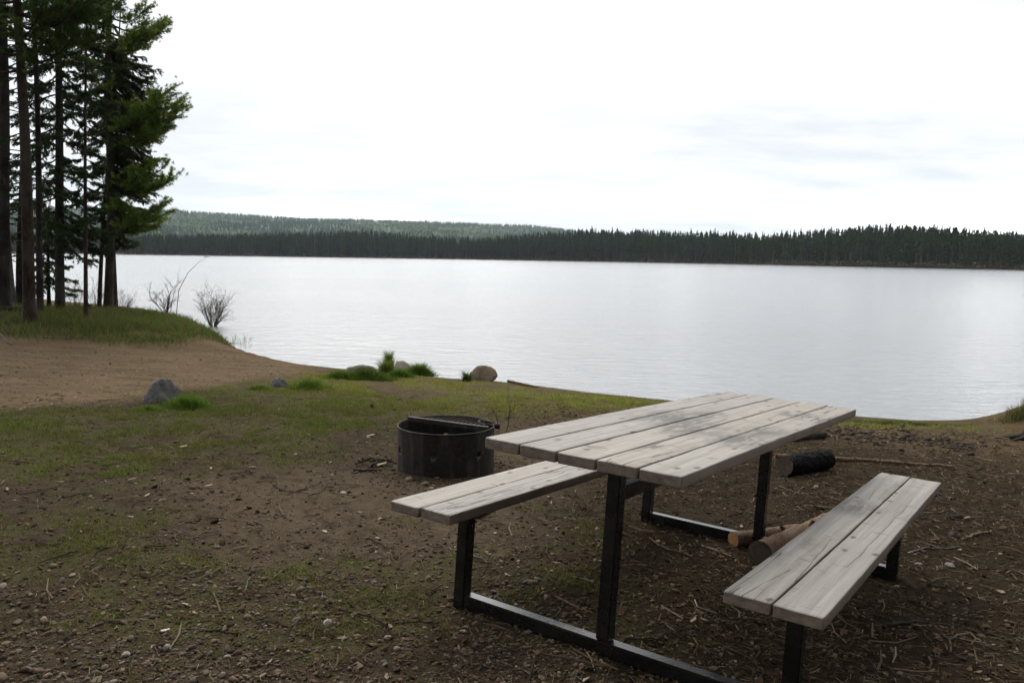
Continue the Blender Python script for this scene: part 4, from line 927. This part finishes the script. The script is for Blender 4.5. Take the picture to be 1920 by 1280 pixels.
def boxes(name, bl, mat, bev=.004):
    mb = MB()
    for V8 in bl:
        bm = bmesh.new(); vs = [bm.verts.new(v) for v in V8]
        for f in ((0, 1, 2, 3), (7, 6, 5, 4), (0, 4, 5, 1), (1, 5, 6, 2), (2, 6, 7, 3), (3, 7, 4, 0)): bm.faces.new([vs[i] for i in f])
        bmesh.ops.recalc_face_normals(bm, faces=bm.faces[:]); bmesh.ops.bevel(bm, geom=bm.edges[:], offset=bev, segments=2, affect='EDGES')
        V = np.array([v.co for v in bm.verts]); bm.verts.index_update()
        mb.add(V, [[v.index for v in f.verts] for f in bm.faces]); bm.free()
    o = mb.build(name, mat, None, False, off=(1.15, 0, -.75)); o.parent = table; return o
def bx(u0, u1, v0, v1, w0, w1, cut=0):
    return [(u0, v0 + cut, w0), (u1, v0 + cut, w0), (u1, v1 - cut, w0), (u0, v1 - cut, w0), (u0, v0, w1), (u1, v0, w1), (u1, v1, w1), (u0, v1, w1)]
vl = -WID / 2 - GL - BW / 2; vr = WID / 2 + GR + BW / 2; t = .0255
for uf in (.302, 2.0):
    boxes('base_beam', [bx(uf - t, uf + t, vl + t + .001, vr - t - .001, -.748, -.697)], MAT['paint'])
    legs = []
    for vv in (vl, vr): legs.append(boxes('bench_leg', [bx(uf - t, uf + t, vv - t, vv + t, -.765, -DZ - TH - .042)], MAT['paint']))
    tl = boxes('table_leg', [bx(uf - t, uf + t, -t, t, -.6955, -TH - .047)], MAT['paint'])
    ts = boxes('top_support', [bx(uf - t, uf + t, -.33, .33, -TH - .0455, -TH - .0025, .06)], MAT['paint'], .003); ts.parent = tl
    for vv, lg in zip((vl, vr), legs): boxes('seat_bracket', [bx(uf - t, uf + t, vv - .125, vv + .125, -DZ - TH - .0405, -DZ - TH - .0025, .05)], MAT['paint'], .003).parent = lg
boxes('stretcher', [bx(.302 + t + .001, 2.0 - t - .001, -.022, .022, -.20, -.148)], MAT['paint'])

# ------------------------------------------------------------------ fire ring
ring = empty('fire_ring', RC, 'sooty round steel fire ring with a hinged grate behind the picnic table', 'fire ring')
RR_, RH = .337, .335
bm = bmesh.new(); NA, NZ = 240, 26; V = [[bm.verts.new((RR_ * math.cos(a * 2 * PI / NA), RR_ * math.sin(a * 2 * PI / NA), -.03 + RH * k / (NZ - 1))) for a in range(NA)] for k in range(NZ)]
for k in range(NZ - 1):
    for a in range(NA): bm.faces.new((V[k][a], V[k][(a + 1) % NA], V[k + 1][(a + 1) % NA], V[k + 1][a]))
hole = [(R(q), .155) for q in (-100, -154, -44, 0, 45, 95, 140)]
kill = []
for ha_, hz_ in hole:
    for f in bm.faces:
        c = f.calc_center_median(); da = (math.atan2(c.y, c.x) - ha_ + PI) % (2 * PI) - PI
        if math.hypot(da * RR_, c.z - hz_) < .021: kill.append(f)
bmesh.ops.delete(bm, geom=kill, context='FACES')
for v in bm.verts:
    if v.is_boundary and .02 < v.co.z < RH - .06:
        for ha_, hz_ in hole:
            a = math.atan2(v.co.y, v.co.x); da = (a - ha_ + PI) % (2 * PI) - PI; dd = math.hypot(da * RR_, v.co.z - hz_)
            if dd < .035:
                s_ = .022 / dd; v.co = Vector((RR_ * math.cos(ha_ + da * s_), RR_ * math.sin(ha_ + da * s_), hz_ + (v.co.z - hz_) * s_))
me = bpy.data.meshes.new('wall'); bm.to_mesh(me); bm.free(); me.polygons.foreach_set('use_smooth', np.ones(len(me.polygons), bool)); me.materials.append(MAT['ring'])
o = bpy.data.objects.new('wall', me); COL.objects.link(o); o.parent = ring; so = o.modifiers.new('s', 'SOLIDIFY'); so.thickness = .006; so.offset = -1
th = np.linspace(0, 2 * PI, 121); V, Fs = tube_geo(np.stack([RR_ * np.cos(th), RR_ * np.sin(th), np.full(121, RH - .030)], 1), .0055, 8, False)
mesh_np('rim', V, Fs, MAT['ring'], None, True, ring)
# half grate: an iron bar across the ring and rods behind it
ztop = RH - .018
def ring_pt(px, py, z):
    q = on_z(px, py, RC[2] + z) - RC; return np.array([q[0], q[1], z])
Abar = ring_pt(764, 781, ztop + .012); Bbar = ring_pt(914, 800.5, ztop + .006)
ax = Bbar - Abar; Lb = np.linalg.norm(ax); ax /= Lb; nb = np.array([-ax[1], ax[0], 0]); nb = nb if nb[1] > 0 else -nb
mb = MB()
def bar8(A, B_, w, h, up=0):
    s_ = nb * w; u_ = np.array([0, 0, h]); V = [A, B_, B_ + s_, A + s_, A - u_, B_ - u_, B_ - u_ + s_, A - u_ + s_]
    return V, [[0, 1, 2, 3], [7, 6, 5, 4], [0, 4, 5, 1], [1, 5, 6, 2], [2, 6, 7, 3], [3, 7, 4, 0]]
mb.add(*bar8(Abar, Bbar, .028, .005)); mb.add(*bar8(Abar - [0, 0, .0055], Bbar - [0, 0, .0055], .005, .024))
gbar = mb.build('grate_bar', MAT['grate'], ring)
mb = MB()
for k in range(17):
    s_ = (k + .8) / 18.6; P0 = Abar + ax * Lb * s_ - [0, 0, .020] + nb * .006; b_ = P0[:2] @ nb[:2]; c_ = P0[:2] @ P0[:2] - (RR_ - .02) ** 2; di = -b_ + math.sqrt(max(0, b_ * b_ - c_))
    if di > .03:
        V, Fs = tube_geo([P0, P0 + nb * di * .98], .0042, 6); mb.add(V, Fs)
for off in (.10, .2):
    q = Abar - [0, 0, .031] + nb * off; V, Fs = tube_geo([q + ax * (.05 + off * .2), q + ax * (Lb - .05 - off * .25)], .005, 8); mb.add(V, Fs)
grate = mb.build('grate', MAT['grate'], ring, True); gbar.parent = grate
mb = MB(); q = ring_pt(905, 796, ztop + .004)
ph = np.linspace(0, PI * 1.15, 16); V, Fs = tube_geo([q + ax * (.05 - .075 * math.sin(a)) * 1.0 + nb * .05 * (1 - math.cos(a)) + np.array([0, 0, .012 * math.sin(a)]) - ax * .03 for a in ph], .006, 8); mb.add(V, Fs); mb.build('grate_handle', MAT['grate'], grate, True)
mb = MB(); hA = ring_pt(922, 797, ztop - .008); V, Fs = tube_geo([hA - ax * .03, hA + ax * .035], .008, 8); mb.add(V, Fs)
V, Fs = tube_geo([hA + ax * .028, hA + ax * .032, hA + ax * .055, hA + ax * .06], [.012, .021, .021, .012], 12); mb.add(V, Fs); mb.build('hinge_knob', MAT['ring'], grate, True)
# ash bed inside and burnt pieces
rr2 = np.linspace(0, RR_ - .008, 14); aa = np.linspace(0, 2 * PI, 49)[:-1]; A_, R2 = np.meshgrid(aa, rr2); X = (R2 * np.cos(A_)).ravel(); Y = (R2 * np.sin(A_)).ravel()
Zz = .015 + .03 * fbm(X * 14, Y * 14, 5); idx = np.arange(A_.size).reshape(A_.shape); nx = np.roll(idx, -1, 1)
am, nt, b = newmat('ash'); g = NT(nt); principled(b, base=g.ramp(g.noise(g.obj(), 30, 5), [(.3, (.008, .007, .007)), (.7, (.035, .033, .031))]), rough=1., spec=.05)
o = mesh_np('ash_bed', np.stack([X, Y, Zz], 1) + RC, [np.stack([idx[:-1], nx[:-1], nx[1:], idx[1:]], -1).reshape(-1, 4)], am, None, True); tag(o, kind='stuff')
# pale spent paper or chip seen inside the ring
def plank_bit(name, A, B_, w, h, mat, label, cat, col=None):
    A = np.array(A); B_ = np.array(B_); e = (A + B_) / 2; a = B_ - A; L = np.linalg.norm(a); a /= L; s_ = np.cross(a, [0, 0, 1.]); s_ /= np.linalg.norm(s_); u_ = np.cross(s_, a)
    mb = MB(); r = random.Random(hash(label) % 999); n = 6; V = []
    for k in range(n):
        t = k / (n - 1); c = A + (B_ - A) * t - e + s_ * r.uniform(-.15, .15) * w; ww = w * (1 - .5 * abs(2 * t - 1) ** 2) * r.uniform(.85, 1.1)
        for p, q in ((-1, -1), (1, -1), (.9, 1), (-.9, 1)): V.append(c + s_ * ww * p / 2 + u_ * h * q / 2)
    F4 = [[k * 4 + i, k * 4 + (i + 1) % 4, k * 4 + 4 + (i + 1) % 4, k * 4 + 4 + i] for k in range(n - 1) for i in range(4)] + [[3, 2, 1, 0], [n * 4 - 4, n * 4 - 3, n * 4 - 2, n * 4 - 1]]
    mb.add(V, F4, col); o = mb.build(name, mat, None, False, True); o.location = Vector(e); return tag(o, label, cat)

# ------------------------------------------------------------------ logs and sticks
def lift(p, h): return np.array([p[0], p[1], p[2] + h])
log_obj('firewood_log', lift(gnd(1374, 1024), .036), lift(gnd(1560, 1000), .040), .040, .036, MAT['log'], 'thinner firewood log with an orange fresh cut end, under the table', 'log', fresh, 2, 3)
log_obj('firewood_log', lift(gnd(1424, 1060), .058), lift(gnd(1575, 985), .060), .062, .045, MAT['log'], 'thicker brown firewood log lying half behind the near bench', 'log', olde, 3, 2)
# charred log: scaly burnt surface
m, nt, b = newmat('char'); g = NT(nt); p = g.obj(); n1 = g.noise(g.mapv(p, (16, 60, 60), (0, 0, 0)), 1, 4, .7); vo = g.n('ShaderNodeTexVoronoi'); vo.inputs['Scale'].default_value = 55; g.set(vo.inputs['Vector'], p)
c = g.mix(g.ramp(n1, [(.58, 0), (.74, 1)]), (.005, .005, .005), (.085, .085, .088)); principled(b, base=c, rough=.8, spec=.04, normal=g.bump(g.math('ADD', vo.outputs['Distance'], n1), .9, .02)); CHAR = m
A = lift(gnd(1470, 893), .075); Bq = lift(gnd(1556, 878), .075); e = empty('charred_log', (A + Bq) / 2, 'short blackened charred log lying across the long pole', 'log')
n = 46; k = 40; t_ = np.linspace(0, 1, n); L = np.linalg.norm(Bq - A); P = A + (Bq - A) * t_[:, None] - (A + Bq) / 2
rad = .070 * (1 + .10 * np.sin(t_ * 3.1)) * np.where(t_ > .9, np.sqrt(np.clip(1 - ((t_ - .9) / .1) ** 2, .02, 1)), 1)
V, Fs = tube_geo(P, rad, k, False); ctr = np.repeat(P, k, 0); dv = V - ctr; ii = np.repeat(np.arange(n), k); kk = np.tile(np.arange(k), n)
nz = vnoise(ii * .8, kk * .55, 3) * .6 + vnoise(ii * .25, kk * 1.6, 9) * .4; V = ctr + dv * (1 + .22 * (nz - .5))[:, None]
mesh_np('bark', V, Fs, CHAR, None, True, e)
rg = V.reshape(n, k, 3)[0]; cc = rg.mean(0); I = np.arange(k); J = np.roll(I, -1)
mesh_np('cut_end', np.vstack([rg, (cc - (Bq - A) / L * -.006)[None]]), [np.stack([J, I, np.full(k, k)], 1)], olde, None, False, e)
pp = [gnd(x_, y_) for x_, y_ in ((1452, 858), (1500, 862), (1570, 864), (1650, 868), (1720, 874), (1788, 880))]; pp = [lift(q, .02) for q in pp]
mb = MB(); mid = pp[3]; V, Fs = tube_geo(np.array([pp[0] + (pp[-1] - pp[0]) * t for t in np.linspace(0, 1, 24)]) * .3 + .7 * np.array([[np.interp(t * 5, range(6), [q[i] for q in pp]) for i in range(3)] for t in np.linspace(0, 1, 24)]) - mid + rng.normal(0, .0025, (24, 3)), np.linspace(.021, .010, 24) * rng.uniform(.9, 1.12, 24), 10); mb.add(V, Fs)
for k in range(5):
    c = (pp[0] + (pp[-1] - pp[0]) * (.3 + .14 * k)) - mid; V, Fs = tube_geo([c, c + np.array([.02, -.02, .03])], [.006, .004], 5); mb.add(V, Fs)
o = mb.build('wooden_pole', MAT['log'], None, True); o.location = Vector(mid); tag(o, 'long thin wooden pole lying on the ground behind the charred log', 'pole')
log_obj('log', lift(gnd(1478, 826), .03), lift(gnd(1545, 822), .035), .04, .036, MAT['dark_bark'], 'short dark log on the ground under the far end of the table', 'log', olde, 9)
# stump and roots at the right edge
B = gnd(1938, 824)
e = empty('stump', B, 'dark weathered stump with spreading roots at the right picture edge', 'stump'); mb = MB()
for a, L in ((2.9, .34), (3.5, .28), (2.3, .28), (4.2, .28), (1.2, .35), (0, .4), (5.2, .4)):
    P = [np.array([.04 * math.cos(a), .04 * math.sin(a), .08])]
    for s_ in (.3, .6, 1.): x_, y_ = L * s_ * math.cos(a), L * s_ * math.sin(a); P.append(np.array([x_, y_, tz1(B[0] + x_, B[1] + y_) - B[2] + .05 * (1 - s_)]))
    V, Fs = tube_geo(P, [.05, .034, .02, .008], 7); mb.add(V, Fs)
V, Fs = tube_geo([(0, 0, -.05), (0, 0, .05), (.01, 0, .11), (.015, 0, .13)], [.11, .085, .07, .05], 14); mb.add(V, Fs); mb.build('trunk', MAT['dark_bark'], e, True)
# loose sticks, stones, bark pieces that read one by one in the picture
def stick(pts, r, label, mat=None, seed=0, col=None):
    P = [lift(gnd(*q[:2]), r * .8 + (q[2] if len(q) > 2 else 0)) for q in pts]; e = P[len(P) // 2]; rn = np.random.default_rng(seed)
    ts = np.linspace(0, len(P) - 1, 14); C_ = np.array([[np.interp(t, range(len(P)), [p[i] for p in P]) for i in range(3)] for t in ts]) + rn.normal(0, r * .35, (14, 3)); C_[:, 2] = np.maximum(C_[:, 2], tz(C_[:, 0], C_[:, 1]) + r * .5)
    V, Fs = tube_geo(C_ - e, np.linspace(r, r * .45, 14), 6); mb = MB(); mb.add(V, Fs); o = mb.build('stick', mat or MAT['twig'], None, True); o.location = Vector(e); return tag(o, label, 'stick', 'loose sticks on the ground')
stick([(662, 884), (690, 884), (716, 883)], .012, 'thick dark stick at the front of the little pile by the fire ring', MAT['dark_bark'], 1)
stick([(668, 874, .01), (695, 868, .03), (722, 872, .01)], .009, 'bent dark stick arching over the little pile by the fire ring', MAT['dark_bark'], 2)
stick([(690, 880, .01), (712, 868, .02), (745, 870)], .008, 'dark stick pointing from the little pile toward the fire ring', MAT['dark_bark'], 3)
stick([(680, 862), (704, 866), (735, 862)], .008, 'dark stick at the back of the little pile by the fire ring', MAT['dark_bark'], 4)
stick([(512, 910), (530, 921), (552, 924), (580, 926)], .004, 'thin dark curved twig, left of a pale flat stone', None, 5)
stick([(555, 922), (590, 914, .01), (625, 902, .02)], .004, 'forked thin dark twig, nearest above a pale flat stone', None, 6)
stick([(578, 930), (600, 924), (612, 912)], .0035, 'short thin dark twig, lower one left of a pale flat stone', None, 7)
stick([(462, 1106), (464, 1090), (476, 1078)], .004, 'short pale hooked twig on the gravelly ground', MAT['grey_bark'], 8)
stick([(548, 1174), (562, 1162), (620, 1158)], .004, 'pale thin twig pointing at a round light stone', MAT['grey_bark'], 9)
stick([(350, 1181), (390, 1184), (425, 1181)], .005, 'brown twig lying among gravel left of the pale thin twig', None, 10)
stick([(40, 1258), (70, 1262), (98, 1263)], .010, 'thick brown stick in the gravel at the lower left', MAT['log'], 11)
stick([(885, 1043), (905, 1052, .01), (915, 1058)], .005, 'pale twig by the foot of the left bench leg', MAT['grey_bark'], 12)
stick([(906, 1075), (912, 1062), (915, 1056)], .0045, 'short brown twig crossing the pale twig by the bench leg', None, 13)
stick([(1655, 1178), (1720, 1168), (1800, 1177)], .008, 'long dark root like stick right of the near bench', MAT['dark_bark'], 14)
stick([(1702, 1040), (1735, 1028), (1770, 1030), (1800, 1026)], .006, 'curved grey stick right of the near bench far leg', MAT['grey_bark'], 15)
stick([(1810, 1012), (1835, 1002), (1862, 998)], .010, 'brown stick by the bark scraps right of the near bench', MAT['log'], 16)
stick([(1040, 1118), (1080, 1140), (1110, 1150)], .006, 'brown stick between the bench leg and the table leg', MAT['log'], 17)
stick([(1460, 912), (1478, 920), (1515, 928)], .005, 'pale peeled stick in front of the charred log', MAT['grey_bark'], 18)
stick([(0, 628), (10, 640), (24, 648)], .018, 'pale crooked stick at the left of the dirt clearing', MAT['grey_bark'], 19)
stick([(80, 634), (115, 635), (130, 637)], .018, 'pale straight stick at the edge of the dirt clearing', MAT['grey_bark'], 20)
stick([(870, 870), (905, 880), (925, 876)], .006, 'dark stick behind the left bench by the fire ring', MAT['dark_bark'], 21)
def pebble(px, py, s, col, label, flat=.5, mat='river'):
    s *= .8; V = PV[int(px) % 12] * np.array([s, s * .75, s * flat]); B = gnd(px, py); me = mesh_np('stone', V, [IF], MAT[mat], None, True); me.location = Vector((B[0], B[1], B[2] + s * flat * .45)); me.rotation_euler = (0, 0, px); return tag(me, label, 'stone', 'single stones on the ground')
pebble(614, 1172, .028, 0, 'round light grey stone at the tip of the pale thin twig', .7)
pebble(643, 925, .035, 0, 'pale flat stone left of the bench corner', .3)
pebble(312, 1218, .020, 0, 'light grey pebble standing out of the gravel at the lower left', .8)
pebble(236, 1230, .022, 0, 'pale tilted pebble at the lower left, left of the light grey one', .6)
pebble(84, 1166, .024, 0, 'rounded brown pebble near the left picture edge', .7, 'tan')
pebble(745, 1218, .018, 0, 'cream pebble in the dark gravel in front of the table', .7)
pebble(1783, 1062, .045, 0, 'flat grey stone right of the near bench far leg', .35, 'granite')
pebble(1722, 1059, .03, 0, 'small flat grey stone next to the near bench far leg', .35, 'granite')
pebble(696, 764, .042, 0, 'dark clod of burnt wood on the grass beyond the fire ring', .8, 'mossy').data.materials[0] = MAT['clod_dark'] if 'clod_dark' in MAT else CHAR
pebble(768, 901, .05, 0, 'brown clod of dirt banked against the front of the fire ring', .45, 'soilrock')
pebble(795, 909, .045, 0, 'second brown clod of dirt at the front of the fire ring, closer to the bench', .45, 'soilrock')
pebble(620, 868, .02, 0, 'pale stone left of the little stick pile', .5)
def chip(px, py, L, w, ang, label, col=(.25, .195, .14), h=.004):
    B = gnd(px, py); d = np.array([math.cos(ang), math.sin(ang), .15]) * L / 2; return plank_bit('wood_chip', B - d + [0, 0, .012 + L * .06], B + d + [0, 0, .012 + L * .06], w, h, MAT['chip'], label, 'wood chip', col)
chip(716, 874, .075, .03, .7, 'pale split wood chip on the little stick pile by the fire ring')
chip(695, 819, .07, .025, .3, 'pale wood chip on the ground beyond the stick pile', (.30, .235, .175))
chip(344, 840, .05, .04, .2, 'white flat scrap at the edge of the grass')
chip(392, 914, .045, .02, .4, 'light chip at the end of a thin twig on the bare soil')
chip(276, 932, .04, .015, 1.2, 'narrow white chip standing on the bare soil at the left')
chip(1300, 1168, .04, .014, .9, 'light chip on the dark ground right of the table leg')
chip(248, 902, .05, .012, .5, 'slim tan chip at the lower edge of the grass')
chip(310, 1188, .03, .014, .1, 'bright white chip in the gravel above the light grey pebble', (.38, .35, .31))
for x_, y_, s_, lb in ((1800, 972, .075, 'curled dark bark scrap right of the near bench seat'), (1785, 1005, .06, 'dark bark scrap below the curled one right of the near bench'), (1836, 880, .055, 'dark bark scrap past the end of the long pole'), (1757, 928, .04, 'brown bark scrap beside the far end of the near bench')):
    B = gnd(x_, y_); V, Fs = [], None; mb = MB(); n = 9; P = []
    for i in range(n):
        t = i / (n - 1) * 2 - 1
        for j in range(4):
            q = (j / 3 - .5); P.append((t * s_, q * s_ * (.75 - .4 * t * t) + .01 * math.sin(t * 4), s_ * (.16 + .22 * (1 - t * t)) - abs(q) ** 2 * s_ * 1.1))
    P = np.array(P); I = np.arange(n * 4).reshape(n, 4); Q = np.stack([I[:-1, :-1], I[1:, :-1], I[1:, 1:], I[:-1, 1:]], -1).reshape(-1, 4)
    o = mesh_np('bark_scrap', P, [Q], MAT['dark_bark'], None, True); so = o.modifiers.new('s', 'SOLIDIFY'); so.thickness = .005; o.location = Vector(B); o.rotation_euler = (0, 0, x_ * .37); tag(o, lb, 'bark')

# ------------------------------------------------------------------ air
bm = bmesh.new(); bmesh.ops.create_cube(bm, size=1); me = bpy.data.meshes.new('haze'); bm.to_mesh(me); bm.free()
hz_o = bpy.data.objects.new('haze', me); COL.objects.link(hz_o); hz_o.scale = (5400, 3300, 184); hz_o.location = (0, 1450, 88)
m = bpy.data.materials.new('haze'); m.use_nodes = True; nt = m.node_tree; nt.nodes.clear(); o_ = nt.nodes.new('ShaderNodeOutputMaterial'); v_ = nt.nodes.new('ShaderNodeVolumePrincipled')
v_.inputs['Color'].default_value = (.75, .90, 1., 1); v_.inputs['Density'].default_value = .00007; v_.inputs['Anisotropy'].default_value = .2; nt.links.new(v_.outputs[0], o_.inputs['Volume']); me.materials.append(m); tag(hz_o, kind='stuff')

# ------------------------------------------------------------------ sky, sun, camera
SUN_AZ, SUN_EL = R(-14), R(47)
W = bpy.data.worlds.new('World'); SC.world = W; W.use_nodes = True; nt = W.node_tree; nt.nodes.clear(); g = NT(nt)
out = g.n('ShaderNodeOutputWorld'); bg = g.n('ShaderNodeBackground'); bg.inputs[1].default_value = .1; nt.links.new(bg.outputs[0], out.inputs[0])
sky = g.n('ShaderNodeTexSky'); sky.sky_type = 'NISHITA'; sky.sun_disc = False; sky.sun_elevation = SUN_EL; sky.sun_rotation = SUN_AZ
dirv = g.n('ShaderNodeTexCoord').outputs['Generated']; sp = g.n('ShaderNodeSeparateXYZ'); g.set(sp.inputs[0], dirv)
zz = g.math('ADD', g.math('MAXIMUM', sp.outputs[2], 0.0), .13)
cb = g.n('ShaderNodeCombineXYZ'); g.set(cb.inputs[0], g.math('DIVIDE', sp.outputs[0], zz)); g.set(cb.inputs[1], g.math('DIVIDE', sp.outputs[1], zz)); cl = cb.outputs[0]
n1 = g.noise(g.mapv(cl, (.42, .75, 1.), loc=(13.3, 0.7, 0)), 1.0, 5, .5, .5); n2 = g.noise(g.mapv(cl, (.8, 1.3, 1.), loc=(5.1, 3.2, 0)), 2.6, 5, .6, .2)
dens = g.math('ADD', g.math('MULTIPLY', n1, .72), g.math('MULTIPLY', n2, .28))
sd = np.array([math.sin(SUN_AZ) * math.cos(SUN_EL), math.cos(SUN_AZ) * math.cos(SUN_EL), math.sin(SUN_EL)])
dt = g.n('ShaderNodeVectorMath', _operation='DOT_PRODUCT'); g.set(dt.inputs[0], dirv); dt.inputs[1].default_value = tuple(sd)
glow = g.ramp(g.math('MULTIPLY_ADD', dt.outputs['Value'], .5, .5), [(.0, .22), (.55, .32), (.66, 1.5), (.80, 1.4), (.88, 1.2), (.917, 1.2), (.94, 2.3), (1., 3.7)])
thin = g.ramp(g.math('MULTIPLY_ADD', dt.outputs['Value'], .5, .5), [(.0, .24), (.55, .34), (.66, 1.0), (.915, 1.0), (.94, (3.35, 3.2, 3.0)), (1., (6.6, 6.2, 5.6))])
cloud = g.mix(g.ramp(dens, [(.38, 0), (.505, .04), (.56, .12), (.64, 1)]), g.mix(1., (5.15, 5.35, 5.65), thin, 'MULTIPLY'), g.mix(1., (30., 29.8, 29.5), glow, 'MULTIPLY'))
col = g.mix(g.ramp(dens, [(.25, .85), (.42, .985)]), sky.outputs[0], cloud)
nt.links.new(col, bg.inputs[0])
L = bpy.data.lights.new('sun', 'SUN'); L.energy = 1.3; L.angle = R(16); L.color = (1, .93, .82); lo = bpy.data.objects.new('sun', L); COL.objects.link(lo)
lo.rotation_euler = Vector(sd).to_track_quat('Z', 'Y').to_euler()
cam = bpy.data.cameras.new('camera'); cam.sensor_width = 36; cam.lens = 36 * F / 1920; cam.clip_start = .05; cam.clip_end = 9000
co = bpy.data.objects.new('camera', cam); COL.objects.link(co)
Xb, Yb, Zb = M @ np.array([1., 0, 0]), M @ np.array([0, -1., 0]), M @ np.array([0, 0, -1.])
co.matrix_world = Matrix(((Xb[0], Yb[0], Zb[0], 0), (Xb[1], Yb[1], Zb[1], 0), (Xb[2], Yb[2], Zb[2], HC), (0, 0, 0, 1))); SC.camera = co
vs = SC.view_settings; vs.view_transform = 'Standard'; vs.look = 'None'; vs.exposure = .68; vs.gamma = 1
SC.cycles.use_denoising = True; SC.cycles.max_bounces = 6; SC.cycles.diffuse_bounces = 3; SC.cycles.glossy_bounces = 3; SC.cycles.transmission_bounces = 3; SC.cycles.volume_bounces = 1
SC.render.film_transparent = False
